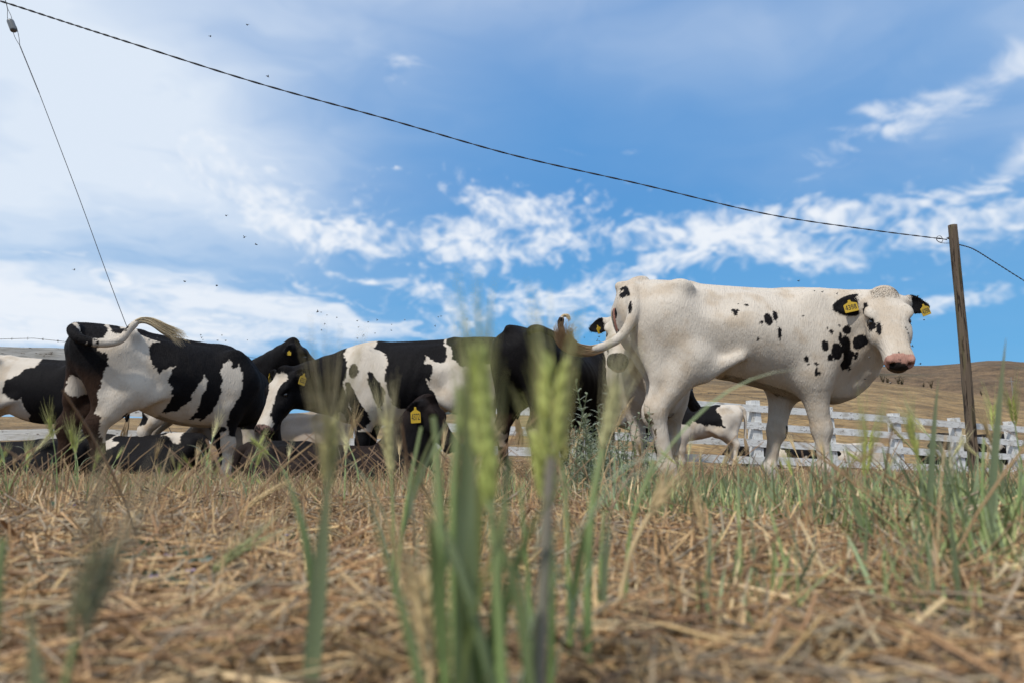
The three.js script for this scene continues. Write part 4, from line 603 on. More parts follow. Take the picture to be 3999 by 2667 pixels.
// the herd round them
const allBlack = (i) => BLACKC;
const marksF = marks([z1([[270, 485], [280, 300], [900, 300], [900, 900], [500, 960], [340, 990], [300, 970], [160, 960], [230, 890], [190, 840], [185, 745], [140, 785], [60, 740], [10, 715], [15, 680], [60, 600], [150, 560], [180, 510]])]);
cow({ label: 'white cow with a large black patch on its flank beside the weathered fence', px: 95, d: 8.0, yaw: 12, cell: 0.015, hair: 9000, seed: 31, belly: 0.09, scale: 0.93, noTuft: false, coat: (i) => i.head || i.ear ? BLACKC : marksF(i) ? BLACKC : WHITEC });
cow({ label: 'black cow raising its head above the others, round yellow tag in its ear', px: 800, d: 7.7, yaw: 12, cell: 0.013, hair: 22000, seed: 41, scale: 0.93, headScale: 1.05,
  poll: [1138, 1352, 7.4], nose: [1262, 1452, 7.55], up: [0.45, 0.85, 0.1], neckBend: 0.0, crest: 0.0, ears: [[-0.25, -0.75, 1, 0.4], [-0.2, -0.55, 1, 0.4]], tags: [{ ear: 1, text: '', w: 0.04, h: 0.05, out: 0.10 }, { ear: -1, text: '', w: 0.035, h: 0.08, out: 0.06, turn: 1.0 }],
  coat: (i) => i.head || i.ear ? BLACKC : i.y < 0.5 ? WHITEC : i.x > 0.35 ? BLACKC : blot(i, 3, 0.5, 2) ? WHITEC : BLACKC });
cow({ label: 'all black cow seen from behind, flicking up its white tipped tail', px: 2165, d: 5.75, yaw: 58, cell: 0.013, hair: 20000, seed: 51, scale: 0.895, fat: 1.12, tailFat: 0.62,
  tail: [[2068, 1290, 5.1], [2100, 1282, 5.05], [2150, 1300, 5.0], [2185, 1320, 5.0], [2194, 1295, 5.0], [2188, 1262, 5.0], [2196, 1240, 5.0]], tuft: { path: [[2188, 1268, 5.0], [2192, 1240, 5.0], [2210, 1232, 5.0], [2222, 1244, 5.0], [2214, 1258, 5.0]], spread: 0.022, count: 120, color: [[0.6, 0.5, 0.34], [0.5, 0.38, 0.22]] },
  coat: (i) => i.tail > 0.78 ? WHITEC : i.tail > 0.62 ? [0.16, 0.08, 0.04] : i.y < 0.58 && i.x < -0.2 ? (fbm(i.x * 8, i.y * 8, i.z * 8, 3) > 0.45 ? [0.34, 0.26, 0.2] : BROWNC) : BLACKC });
cow({ label: 'white faced cow with a black nose and black ears peering past the white cow', px: 2500, d: 6.1, yaw: -84, cell: 0.0105, hair: 16000, seed: 61, scale: 0.95, headScale: 1.12,
  poll: [2436, 1255, 5.35], nose: [2410, 1408, 5.00], up: [0.03, 1, 0], dewlap: true, ears: [[0.15, -0.3, 1, 0.5], [0.15, -0.45, 1, 0.5]], tags: [{ ear: 1, text: '', w: 0.04, h: 0.07, out: 0.10, turn: 0.6, tilt: 0.4 }, { ear: -1, text: '', w: 0.04, h: 0.07, out: 0.10, turn: -0.6, tilt: -0.4 }],
  coat: (i) => i.ear ? (i.earT > 0.25 ? BLACKC : WHITEC) : i.head ? (i.t > 0.45 && i.u > -0.07 ? (i.pink = true, [0.016, 0.013, 0.013]) : i.t > 0.47 ? [0.35, 0.22, 0.17] : WHITEC) : i.y < 0.25 ? [0.3, 0.2, 0.13] : WHITEC });
cow({ label: 'black and white cow standing behind the white faced cow', px: 2440, d: 7.8, yaw: 35, cell: 0.016, hair: 6000, seed: 71, scale: 0.86, coat: (i) => i.head || i.ear || fbm(i.wx * 4.5 + 3, i.wy * 1.6, i.z * 3, 3) > 0.5 ? BLACKC : WHITEC });
cow({ label: 'small black and white heifer standing sideways close to the white fence', px: 2755, d: 12.3, yaw: 176, cell: 0.016, hair: 6000, seed: 81, scale: 0.81,
  coat: (i) => { if (i.head || i.ear) return BLACKC; if (i.y < 0.42) return WHITEC; const q = fbm(i.wx * 3 + 1.7, i.wy * 3, i.z * 2, 3); const e = (fbm(i.x * 5, i.y * 5, 3, 3) - 0.5) * 0.5; return (i.wy + e > 0.68 && i.wx + e > -0.36 && q > 0.36) || (i.x > 0.3 && q > 0.42) || (i.x < -0.5 && i.y > 0.95 && q > 0.48) ? BLACKC : WHITEC; } });
const lieHead = (x, y, z, nx, ny, nz) => ({});
cow({ label: 'black cow lying in the grass behind the dark rumped cow', px: 40, d: 6.9, yaw: 188, cell: 0.016, hair: 5000, seed: 91, scale: 0.85, lie: true, drop: 0.89, coat: allBlack });
cow({ label: 'black and white cow lying down under the belly of the dark rumped cow', px: 560, d: 7.4, yaw: 170, cell: 0.016, hair: 4000, seed: 95, scale: 0.8, lie: true, drop: 0.78, coat: (i) => i.head || i.ear || i.x > 0.35 || blot(i, 3, 0.44, 1) ? BLACKC : WHITEC });
cow({ label: 'black cow lying with its head up and yellow ear tag 4372', px: 1316, d: 5.2, yaw: 2, cell: 0.012, hair: 16000, seed: 111, scale: 0.82, lie: true, drop: 0.96, headScale: 0.98,
  poll: [1664, 1580, 5.12], nose: [1752, 1705, 5.05], up: [0, 1, 0], neckBend: 0.02, throat: -0.10, ears: [[-0.15, -0.75, 1, 0.5], [-0.1, -0.4, 1, 0.5]], tags: [{ ear: 1, text: '4372', w: 0.07, h: 0.115, out: 0.10, turn: 0.1, tilt: 0.08 }, { ear: -1, text: '4372', w: 0.05, h: 0.08, out: 0.13, turn: 0.4, tilt: 0.1 }], coat: (i) => mix3(BLACKC, [0.020, 0.013, 0.011], sst(0.4, 0.6, fbm(i.x * 3, i.y * 3, i.z * 3, 2))) });
cow({ label: 'pale fawn cow lying far behind the lowered head with the white blaze', px: 1130, d: 8.2, yaw: 185, cell: 0.018, hair: 3000, seed: 121, scale: 0.85, lie: true, drop: 0.6, coat: (i) => [0.36, 0.30, 0.25] });
const far = [['black cow lying beyond the fence with only its back showing over a rail', 3020, 19, 172, true, 0.9, (i) => BLACKC], ['black and white cow lying flat beyond the fence between the white cow\'s forelegs', 3115, 17.2, 5, true, 0.8, (i) => blot(i, 4, 0.56, 3) ? WHITEC : BLACKC],
  ['white cow lying beyond the fence with its head low', 3345, 17.6, 190, true, 0.92, (i) => i.y < 0.2 ? BLACKC : WHITEC], ['dark cow lying in the shade beyond the fence near the timber pole', 3690, 20.5, 10, true, 0.9, (i) => BLACKC],
  ['black cow with a white mark standing beyond the fence behind the timber pole', 3830, 20, 168, false, 0.9, (i) => blot(i, 3.5, 0.60, 5) ? WHITEC : BLACKC], ['black calf lying beyond the fence in a gap by the white cow', 3165, 20.5, 20, true, 0.75, (i) => i.head && abs(i.s) < 0.03 ? WHITEC : BLACKC]];
for (const [label, px, d, yaw, lie, scale, coat] of far) cow({ label, px, d, yaw, lie, scale, coat, cell: 0.026, hair: 0, noTuft: true, seed: px });

// ---------------------------------------------------------------- straw, grass and weeds
const strawMat = new THREE.MeshStandardMaterial({ vertexColors: true, roughness: 0.75, side: THREE.DoubleSide });
const leafMat = new THREE.MeshPhysicalMaterial({ vertexColors: true, roughness: 0.85, side: THREE.DoubleSide, transmission: 0.42, thickness: 0 });
const stemMat = new THREE.MeshStandardMaterial({ vertexColors: true, roughness: 0.6 });
const STRAW = [[0.52, 0.36, 0.185], [0.63, 0.485, 0.28], [0.45, 0.285, 0.138], [0.34, 0.20, 0.095], [0.50, 0.405, 0.28], [0.24, 0.15, 0.085]], GREEN = [[0.19, 0.26, 0.09], [0.17, 0.22, 0.10], [0.26, 0.31, 0.12], [0.20, 0.25, 0.13]];
const pick = (L, r) => L[(r() * L.length) | 0];
function placeMany(name, geo, mat, list) { // list of [x, y, z, yaw, tiltx, scale, colour]
  const m = new THREE.InstancedMesh(geo, mat, list.length), M = new THREE.Matrix4(), q = new THREE.Quaternion(), e = new THREE.Euler(), s = V(1, 1, 1), c = new THREE.Color(); m.name = numbered(name); m.userData = { kind: 'stuff', label: name === 'straw_litter' ? 'dry tan straw litter covering the ground' : name === 'green_grass' ? 'short green grass growing through the straw' : 'short dry grass stems standing in the straw', category: name === 'straw_litter' ? 'straw' : 'grass' };
  list.forEach((a, i) => { e.set(a[4], a[3], a[7] ?? 0, 'YXZ'); q.setFromEuler(e); s.setScalar(a[5]); M.compose(V(a[0], a[1], a[2]), q, s); m.setMatrixAt(i, M); c.setRGB(...a[6]); m.setColorAt(i, c); }); m.castShadow = m.receiveShadow = true; scene.add(m); return m;
}
const seen = (r, d0, d1, p = 0.5) => { const d = pow(mix(pow(d0, 1 / p), pow(d1, 1 / p), r()), p), x = (r() * 2 - 1) * (0.84 * d + 0.6); return [x, -d]; };
{
  const r = rng(404);
  // wisps of several straws and curled dry leaves
  for (let v = 0; v < 8; v++) {
    const g = new GB(), leafy = v >= 4;
    for (let k = 0; k < 8; k++) {
      const L = leafy ? 0.03 + 0.08 * r() : 0.04 + 0.12 * r() * r(), tone = 0.42 + 0.74 * r(), a = r() * 2 * PI, R = 0.055 * sqrt(r()), b = r() * 6.3, x = cos(b) * R, z = sin(b) * R, y = 0.002 + 0.03 * r(), el = (r() - 0.38) * 0.9, dir = V(cos(a) * cos(el), sin(el), sin(a) * cos(el)), kink = V((r() - 0.5), (r() - 0.7) * 0.7, (r() - 0.5)), w = leafy ? 0.0009 + 0.0018 * r() * r() : 0.0006 + 0.0008 * r(), c = pick(STRAW, r).map((t) => t * tone);
      const p = [0, 0.2, 0.4, 0.6, 0.8, 1].map((t) => V(x, y, z).addScaledVector(dir, (t - 0.5) * L).addScaledVector(kink, L * (leafy ? 0.7 : 0.3) * t * t));
      leafy ? g.blade(p, (t) => w * (0.5 + 0.5 * sin(PI * clamp(0.2 + 0.7 * t, 0, 1))) * (1 - 0.7 * t), V(-dir.z, 0.9 * (r() - 0.5), dir.x), c, 0.7) : g.tube([p[0], p[2], p[3], p[5]], w, c, 4, false);
    }
    const geo = g.geo(), list = [];
    const add = (n, d0, d1, s0, s1, p) => { for (let k = 0; k < n; k++) { const [x, z] = seen(r, d0, d1, p); if (fbm(x * 2.3 + 5, z * 2.3, 4.4, 3) > 0.60 && r() < 0.45) continue; const t = 0.55 + 0.85 * fbm(x * 4, z * 4, 2.2, 3) * (0.7 + 0.6 * r()), up = 0.05 * max(0, fbm(x * 7, z * 7, 5.1, 3) - 0.42); list.push([x, gnd(x, z) + r() * 0.010 + up, z, r() * 6.3, (r() - 0.5) * 0.7, mix(s0, s1, r() * r()), [t, t * (0.95 + 0.06 * r()), t * (0.9 + 0.12 * r())], (r() - 0.5) * 0.7]); } };
    add(1250, 0.16, 1.1, 0.6, 1.3); add(3000, 1.0, 3.2, 0.7, 1.5); add(2800, 3.0, 9, 1.2, 2.2, 0.6);
    placeMany('straw_litter', geo, strawMat, list);
  }
  // long broken stalks leaning over the litter, and the ragged taller fringe in front of the cattle
  for (let v = 0; v < 7; v++) {
    const g = new GB(), fringe = v >= 2, green = v >= 5;
    for (let k = 0; k < (fringe ? 13 : 2); k++) {
      const a = r() * 6.3, R = (fringe ? 0.05 : 0.02) * sqrt(r()), H = fringe ? 0.07 + 0.16 * r() : 0.12 + 0.1 * r(), lean = fringe ? 0.1 + 0.6 * r() * r() : 0.6 + 0.9 * r(), b = r() * 6.3, p0 = V(cos(a) * R, -0.005, sin(a) * R), w = green ? 0.0011 + 0.0016 * r() : 0.0006 + 0.0008 * r(), tn = 0.6 + 0.5 * r(), c = (green && r() < 0.8 ? pick(GREEN, r) : pick(STRAW, r)).map((t) => t * tn), hl = !green && r() < 0.35;
      const p = [0, 0.2, 0.4, 0.6, 0.8, 1].map((t) => V(p0.x + cos(b) * lean * H * pow(t, 1.4), p0.y + H * (t - 0.2 * min(1, lean) * t * t), p0.z + sin(b) * lean * H * pow(t, 1.4)));
      green ? g.blade(p, (t) => w * (1 - pow(t, 2.5)) + 0.0002, V(-sin(b), 0, cos(b)), c, 0.35) : g.tube(p, (t) => w * (hl && t > 0.7 ? 2.6 * (1.15 - t) : 1 - 0.5 * t) + 0.0001, c, 4, false);
    }
    const list = [], add = (n, d0, d1, s0, s1, p, th) => { for (let k = 0, q = 0; k < n && q < n * 8; q++) { const [x, z] = seen(r, d0, d1, p); if (fbm(x * 1.7 + 9 * green, z * 1.7, 3.1, 3) + (green ? 0.07 * clamp(x, -1, 1.5) : -0.04 * clamp(x, -1, 1)) < th) continue; k++; const t = 0.8 + 0.4 * r(); list.push([x, gnd(x, z), z, r() * 6.3, (r() - 0.5) * 0.3, mix(s0, s1, r()), [t, t, t]]); } };
    fringe ? (add(190, 1.4, 2.6, 0.35, 0.75, 0.5, 0.46), add(green ? 620 : 220, 2.3, 5.4, 0.45, 0.9, 0.5, green ? 0.36 : 0.45)) : (add(420, 0.5, 3, 0.6, 1.1, 0.5, 0), add(420, 3, 7, 0.6, 1.0, 0.5, 0));
    placeMany(green ? 'green_grass' : 'dry_grass', g.geo(), strawMat, list);
  }
  // upright tufts, dry and green
  for (let v = 0; v < 6; v++) {
    const g = new GB(), green = v >= 3, n = 9;
    for (let k = 0; k < n; k++) {
      const a = r() * 2 * PI, R = 0.025 * sqrt(r()), H = (0.04 + 0.07 * r()) * (r() < 0.15 ? 1.5 : 1), lean = 0.15 + 0.7 * r() * r(), b = r() * 2 * PI, p0 = V(cos(a) * R, -0.005, sin(a) * R), w = green ? 0.0012 + 0.0014 * r() : 0.0007 + 0.0011 * r(), tn = 0.8 + 0.4 * r(), c = (green && r() < 0.75 ? pick(GREEN, r) : pick(STRAW, r)).map((t) => t * tn);
      const p = [0, 0.3, 0.6, 0.85, 1].map((t) => V(p0.x + cos(b) * lean * H * t * t, p0.y + H * (t - 0.18 * lean * t * t), p0.z + sin(b) * lean * H * t * t)); g.blade(p, (t) => w * (1 - pow(t, 2.5)) + 0.0002, V(-sin(b), 0, cos(b)), c, 0.35);
    }
    const list = [], add = (n, d0, d1, s0, s1, p) => { let tries = 0; for (let k = 0; k < n && tries < n * 8; tries++) { const [x, z] = seen(r, d0, d1, p), lush = fbm(x * 1.1 + 4, z * 1.1, 6, 3) + 0.08 * clamp(x, -1, 1.5) + 0.06 * sst(0.8, 2.5, -z) - 0.04; if (green ? lush < 0.50 : lush > 0.62) continue; k++; const t = 0.8 + 0.4 * r(); list.push([x, gnd(x, z), z, r() * 6.3, (r() - 0.5) * 0.4, mix(s0, s1, r()), [t, t, t]]); } };
    if (green) { add(330, 0.5, 1.3, 0.55, 1.1); add(1000, 1.2, 3.2, 0.6, 1.1); add(620, 3.0, 8, 0.6, 1.0, 0.6); } else { add(300, 0.45, 1.2, 0.5, 0.85); add(1700, 1.2, 3.2, 0.5, 1.0); add(1500, 3.0, 8, 0.5, 0.85, 0.6); }
    placeMany(green ? 'green_grass' : 'dry_grass', g.geo(), strawMat, list);
  }
}
// ---- single plants
const YG = [0.38, 0.41, 0.11], BG = [0.225, 0.28, 0.145], GG = [0.21, 0.29, 0.10], TAN = [0.55, 0.41, 0.22], PALE = [0.56, 0.52, 0.26], PURP = [0.27, 0.19, 0.17];
// wild barley: base and tip in world points, head of length hl; leaves: [share of the stem, length, width, turn, droop]
function barley(o) {
  const r = rng(o.seed), dry = o.dry, base = o.base, tip = o.tip, g = o.into ?? thing('wild_barley', o.label, 'barley', base.toArray(), o.group), rel = tip.clone().sub(base), hl = o.hl ?? 0.07, H = rel.length();
  const mid = rel.clone().multiplyScalar(0.55).add(V((r() - 0.5) * 0.06 * H - rel.x * 0.18, 0.06 * H, (r() - 0.5) * 0.06 * H - rel.z * 0.18)), path = curve([V(0, -0.01, 0), mid, rel], 40), sw = o.sw ?? 0.0013, cs = dry ? TAN : (o.stem ?? GG);
  const k0 = max(6, Math.round(40 * (1 - hl / H))), st = new GB(); st.tube(path.slice(0, k0 + 2).filter((_, i) => i % 3 === 0 || i === k0 + 1), (t) => mix(sw * 1.25, sw * 0.8, t), (t) => mix3(cs, dry ? TAN : mix3(cs, PURP, 0.35), sst(0.55, 0.8, t) * 0.5), 6, false); part('stem', st.geo(), stemMat, g);
  if (hl > 0) {
    const h = new GB(), a = new GB(), ax = path.slice(k0), N = Math.round(hl / 0.0042), hc = dry ? mix3(TAN, [0.62, 0.5, 0.28], r()) : (o.head ?? YG), fat = o.fat ?? 1;
    for (let k = 0; k < N; k++) {
      const t = k / N, q = t * (ax.length - 1), i = min(ax.length - 2, q | 0), p = ax[i].clone().lerp(ax[i + 1], q - i), T = ax[min(i + 1, ax.length - 1)].clone().sub(ax[i]).normalize(), ang = (k % 2) * PI + (r() - 0.5) * 0.9 + o.seed, X = V(1, 0.1, 0.3).cross(T).normalize(), Y = T.clone().cross(X), out = X.clone().multiplyScalar(cos(ang)).addScaledVector(Y, sin(ang));
      const env = sin(PI * clamp(0.12 + 0.8 * t, 0, 1)) * fat;
      for (let m = -1; m <= 1; m++) {
        const o2 = out.clone().addScaledVector(out.clone().cross(T), m * 0.8).normalize(), D = T.clone().addScaledVector(o2, 0.32).normalize(), L = 0.011 * (m ? 0.85 : 1), w = 0.0015 * env * (m ? 0.7 : 1), b = p.clone().addScaledVector(o2, 0.0012 * fat), kt = 0.8 + 0.4 * r(), c = hc.map((v) => v * kt);
        h.tube([b, b.clone().addScaledVector(D, L * 0.35), b.clone().addScaledVector(D, L * 0.75), b.clone().addScaledVector(D, L)], (s) => w * (s < 0.05 ? 0.4 : s < 0.5 ? 1 : s < 0.9 ? 0.8 : 0.15), c, 5, false);
        const AL = (o.awn ?? 0.03) * (0.7 + 0.5 * r()), e = b.clone().addScaledVector(D, L * 0.9), f = e.clone().addScaledVector(D, AL * 0.5).addScaledVector(T, AL * 0.1), z = e.clone().addScaledVector(D, AL * 0.9).addScaledVector(T, AL * 0.25).add(V((r() - 0.5) * 0.004, 0, (r() - 0.5) * 0.004)), ac = mix3(dry ? TAN : mix3(hc, PURP, 0.35 * r()), PURP, dry ? 0 : 0.2).map((v) => v * kt);
        a.tube([e, f, z], (s) => mix(0.00035, 0.00009, s), ac, 3, false);
      }
    }
    const sh = part('seed_head', h.geo(), stemMat, g); part('awns', a.geo(), stemMat, sh, 'stuff');
  }
  for (const [t, L, w, turn, droop, colour] of o.leaves ?? []) {
    const p = path[Math.round(t * k0)], T = path[min(40, Math.round(t * k0) + 1)].clone().sub(path[max(0, Math.round(t * k0) - 1)]).normalize(), D = V(cos(turn), 0, sin(turn)), c = colour ?? (dry ? TAN : mix3(BG, GG, r())), lf = new GB(), pts = [];
    for (let k = 0; k <= 8; k++) { const s = k / 8; pts.push(p.clone().addScaledVector(T, L * s * (1 - 0.35 * droop * s)).addScaledVector(D, L * (0.14 * s + 0.62 * droop * s * s)).add(V(0, -L * 0.55 * droop * droop * s * s * s, 0))); }
    const sd = V(-D.z, 0.25 * (r() - 0.5), D.x); lf.blade(pts, (s) => w * (0.35 + 0.65 * sin(PI * clamp(0.16 + s * 0.55, 0, 1))) * (1 - pow(s, 3)) + 0.0002, sd, (s) => mix3(c, dry ? TAN : mix3(c, TAN, 0.5), pow(s, 5) * 0.8), 0.35); part('leaf', lf.geo(), leafMat, g);
  }
  return g;
}
const gp = (px, d) => { const x = PX(px, d); return V(x, gnd(x, -d), -d); };
const LFT = 'wild barley stalk';
// the large stalks close to the lens: [base px, tip px, tip py, distance, options]
const hero = [
  [2010, 1862, 1390, 0.27, { hl: 0.078, fat: 1.8, awn: 0.026, sw: 0.0019, head: [0.36, 0.41, 0.11], leaves: [[0.32, 0.11, 0.003, -2.6, 0.25]] }, 'tallest green wild barley stalk with a long ripening head in the middle clump'],
  [2050, 2165, 1430, 0.28, { hl: 0.055, fat: 1.8, awn: 0.024, sw: 0.0026, stem: [0.19, 0.18, 0.14], head: [0.42, 0.45, 0.13], leaves: [[0.2, 0.12, 0.0026, 2.2, 0.35], [0.45, 0.1, 0.0024, 0.4, 0.5]] }, 'green wild barley stalk with a thick greyish stem in the middle clump'],
  [1780, 1700, 1720, 0.28, { hl: 0, sw: 0.0016, leaves: [[0.05, 0.14, 0.0044, 2.4, 0.16, GG], [0.15, 0.12, 0.0038, 0.3, 0.2, [0.33, 0.40, 0.13]], [0.3, 0.09, 0.003, 1.6, 0.35, GG]] }, 'fan of broad grass green leaves at the foot of the middle clump'],
  [1960, 1990, 1760, 0.29, { hl: 0, sw: 0.0016, leaves: [[0.05, 0.14, 0.004, 0.2, 0.14, [0.20, 0.29, 0.10]], [0.2, 0.11, 0.0036, 2.8, 0.25, GG], [0.35, 0.09, 0.003, 0.8, 0.4, GG]] }, 'fan of dark green leaves between the two tallest heads'],
  [2120, 2110, 1700, 0.33, { hl: 0.045, fat: 1.5, awn: 0.022, sw: 0.0016, leaves: [[0.1, 0.13, 0.0036, 2.9, 0.12, [0.20, 0.29, 0.10]], [0.3, 0.1, 0.003, 0.2, 0.3, GG]] }, 'short barley stalk with two leaves behind the thick grey stem'],
  [1835, 1795, 1480, 0.30, { hl: 0, sw: 0.0016, leaves: [[0.04, 0.19, 0.0052, 1.1, 0.03, [0.26, 0.33, 0.17]], [0.1, 0.16, 0.0044, 0.7, 0.05, [0.40, 0.44, 0.14]]] }, 'broad blue green barley leaf shoot in the middle clump'],
  [1930, 1820, 1560, 0.30, { hl: 0.06, fat: 1.2, sw: 0.0018, awn: 0.022, head: [0.30, 0.36, 0.11], leaves: [[0.08, 0.12, 0.0036, 0.9, 0.06, [0.12, 0.19, 0.07]]] }, 'dark leaved barley shoot in the middle clump'],
  [1720, 1690, 1600, 0.36, { hl: 0, sw: 0.0015, leaves: [[0.08, 0.14, 0.0032, 2.9, 0.06, BG], [0.4, 0.09, 0.0026, 0.5, 0.2, BG]] }, 'narrow blue green barley shoot on the outer side of the middle clump'],
  [2215, 2172, 1550, 0.40, { hl: 0.055, fat: 1.2, head: [0.44, 0.41, 0.14], leaves: [[0.3, 0.09, 0.0026, 1.2, 0.3]] }, 'yellowing wild barley stalk beside the pale headed one'],
  [2280, 2405, 1520, 0.38, { hl: 0.045, fat: 1.25, awn: 0.036, head: [0.55, 0.53, 0.27], sw: 0.0022, leaves: [[0.62, 0.08, 0.0026, 0.1, 0.75], [0.2, 0.1, 0.0028, 3.3, 0.3]] }, 'pale headed wild barley stalk with long purplish awns leaning from the clump'],
  [2110, 2030, 1880, 0.40, { hl: 0, leaves: [[0.2, 0.12, 0.0024, 2.6, 0.2, GG], [0.4, 0.09, 0.002, 0.2, 0.3, GG]] }, 'slender green barley leaf shoot between the clump stems'],
  [2330, 2360, 1980, 0.5, { hl: 0, leaves: [[0.1, 0.12, 0.0026, 1.4, 0.15, BG], [0.3, 0.09, 0.002, 2.9, 0.3, GG]] }, 'short blue green barley shoot below the pale head'],
  [1235, 1290, 1640, 0.36, { hl: 0.05, head: [0.36, 0.33, 0.14], awn: 0.045, leaves: [[0.1, 0.14, 0.0045, 1.4, 0.12, BG], [0.4, 0.1, 0.004, -2.8, 0.3]] }, 'wild barley with broad blue green leaves and bristly purplish head'],
  [1560, 1510, 1640, 0.55, { hl: 0.06, head: PALE, awn: 0.035, leaves: [[0.35, 0.14, 0.004, 0.5, 0.25], [0.5, 0.1, 0.0035, 3.0, 0.4]] }, 'pale wild barley head with two upright green leaves'],
  [1545, 1648, 1650, 0.52, { hl: 0, leaves: [[0.4, 0.12, 0.0042, 0.2, 0.25], [0.2, 0.1, 0.003, 2.8, 0.3]] }, 'headless barley shoot with one long slanting leaf'],
  [2420, 2560, 1780, 0.55, { hl: 0, dry: false, sw: 0.0014, leaves: [[0.75, 0.17, 0.0032, -0.1, 0.55, GG]] }, 'long narrow barley leaf slanting up towards the white cow'],
  [2360, 2600, 1900, 0.50, { hl: 0.03, dry: true, sw: 0.0018 }, 'bent dry tan stalk crossing in front of the white cow'],
  [780, 1010, 2400, 0.62, { hl: 0.055, head: [0.30, 0.33, 0.14], up: 2100 }, 'green barley head bowed over to the ground'],
  [345, 400, 2150, 0.24, { hl: 0.04, head: [0.22, 0.22, 0.12], leaves: [[0.2, 0.09, 0.004, 1.6, 0.1, BG]] }, 'blurred grey green barley stalk low beside the lens'],
  [20, 12, 2080, 0.26, { hl: 0, sw: 0.002, leaves: [[0.1, 0.1, 0.005, 1.5, 0.1, BG]] }, 'blurred blue green leaf shoot at the very edge of the grass'],
  [3330, 3395, 1690, 0.85, { hl: 0.07, fat: 1.3, awn: 0.05, leaves: [[0.3, 0.14, 0.004, 2.6, 0.4], [0.55, 0.09, 0.004, 0.2, 0.4]] }, 'bristly green barley head in front of the fence rails'],
  [3600, 3555, 1640, 0.80, { hl: 0.06, fat: 1.2, awn: 0.03, leaves: [[0.25, 0.2, 0.0045, 1.4, 0.1, BG], [0.4, 0.12, 0.004, 3.2, 0.4]] }, 'upright green barley head in front of the third fence bay'],
  [3800, 3845, 1700, 0.75, { hl: 0, sw: 0.0018, leaves: [[0.05, 0.26, 0.0052, 1.5, 0.06, BG], [0.3, 0.1, 0.003, 3.1, 0.7]] }, 'broad blue green leaf standing in front of the timber pole'],
  [3720, 3700, 1770, 1.0, { hl: 0.05, head: [0.5, 0.46, 0.3], leaves: [[0.4, 0.13, 0.0035, 2.9, 0.3]] }, 'pale opened barley head beside the timber pole foot'],
  [3930, 3985, 1800, 0.9, { hl: 0, leaves: [[0.3, 0.15, 0.004, 0.1, 0.6], [0.1, 0.13, 0.004, 2.5, 0.4], [0.5, 0.1, 0.003, -0.5, 0.9]] }, 'clump of arching barley leaves by the last fence post'],
  [2735, 2722, 1960, 0.75, { hl: 0.045, dry: true, fat: 1.1, awn: 0.02 }, 'dry tan barley head standing alone in the litter'],
  [900, 1120, 1880, 1.05, { hl: 0.16, dry: true, head: [0.2, 0.15, 0.1], awn: 0.004 }, 'brown dry grass spike leaning over the straw'],
  [1700, 1640, 2250, 0.33, { hl: 0.045, dry: true, fat: 1.6, awn: 0.04, sw: 0.0018 }, 'plump dry barley head low among the clump stems'],
  [3390, 3700, 2330, 0.42, { hl: 0.0, dry: true, sw: 0.002 }, 'thick dry stalk fallen across the straw'],
];
hero.forEach(([bx, tx, ty, d, opt, label], k) => { const base = gp(bx, d), tip = P(tx, ty, d + (opt.back ?? 0)); if (opt.up) { // bowed stalk: rises first, then falls
    const g = thing('wild_barley', label, 'barley', base.toArray()); barley({ ...opt, base, tip: P(tx, opt.up, d), into: g, seed: 500 + k, hl: opt.hl, leaves: [] }); return; }
  barley({ ...opt, base, tip, seed: 500 + k, label }); });
// the many stalks further out
{
  const r = rng(909), protos = [], G = 'barley stalks scattered over the pasture';
  const proto = (dry, k) => { const H = 0.17 + 0.1 * r(), lean = 0.03 + 0.09 * r(); const lv = []; const n = 1 + ((r() * 3) | 0); for (let i = 0; i < n; i++) lv.push([0.1 + 0.5 * r(), 0.06 + 0.07 * r(), 0.0022 + 0.0018 * r(), r() * 6.3, 0.1 + 0.7 * r()]);
    return barley({ base: V(0, 0, 0), tip: V(lean, H, (r() - 0.5) * 0.08), hl: 0.05 + 0.025 * r(), dry, seed: 700 + k, fat: 1 + 0.4 * r(), awn: 0.022 + 0.02 * r(), head: r() < 0.5 ? YG : PALE, label: dry ? 'dry tan wild barley stalk among the straw' : 'green wild barley stalk among the straw', group: dry ? 'dry barley stalks scattered over the pasture' : G, leaves: lv }); };
  for (let k = 0; k < 9; k++) protos.push(proto(k % 3 === 2, k));
  const used = new Set();
  const put = (px, d, s, want) => { const c = protos.map((_, i) => i).filter((i) => want === undefined || (i % 3 === 2) === want), i = c[(r() * c.length) | 0]; let o = protos[i]; if (used.has(i)) { o = o.clone(); o.name = numbered('wild_barley'); scene.add(o); } used.add(i); const p = gp(px, d); o.position.copy(p); o.rotation.y = r() * 6.3; o.scale.setScalar(s); };
  for (const [px, d, s] of [[60, 1.6, 1.1], [110, 1.8, 1], [25, 1.5, 0.9], [250, 1.7, 1.05], [290, 1.9, 1], [330, 1.6, 0.9], [410, 2.2, 0.8], [150, 2.4, 1], [960, 1.9, 0.9], [900, 2.3, 0.9], [1180, 1.5, 0.9], [1350, 1.3, 0.9], [1420, 1.5, 1], [1130, 2.4, 1], [820, 2.8, 1], [700, 2.5, 0.9], [3480, 1.9, 0.9], [3650, 1.5, 1.1], [3760, 1.4, 1], [3900, 1.7, 1.1], [3260, 2.2, 0.8], [3860, 1.2, 1]]) put(px, d, s, false);
  for (let k = 0; k < 150; k++) { const d = 1.1 + 3.4 * pow(r(), 0.8), px = r() * 4400 - 200; if (px > 1050 && px < 3300 && d < 1.4) continue; put(px, d, 0.55 + 0.5 * r(), r() < 0.42); }
}
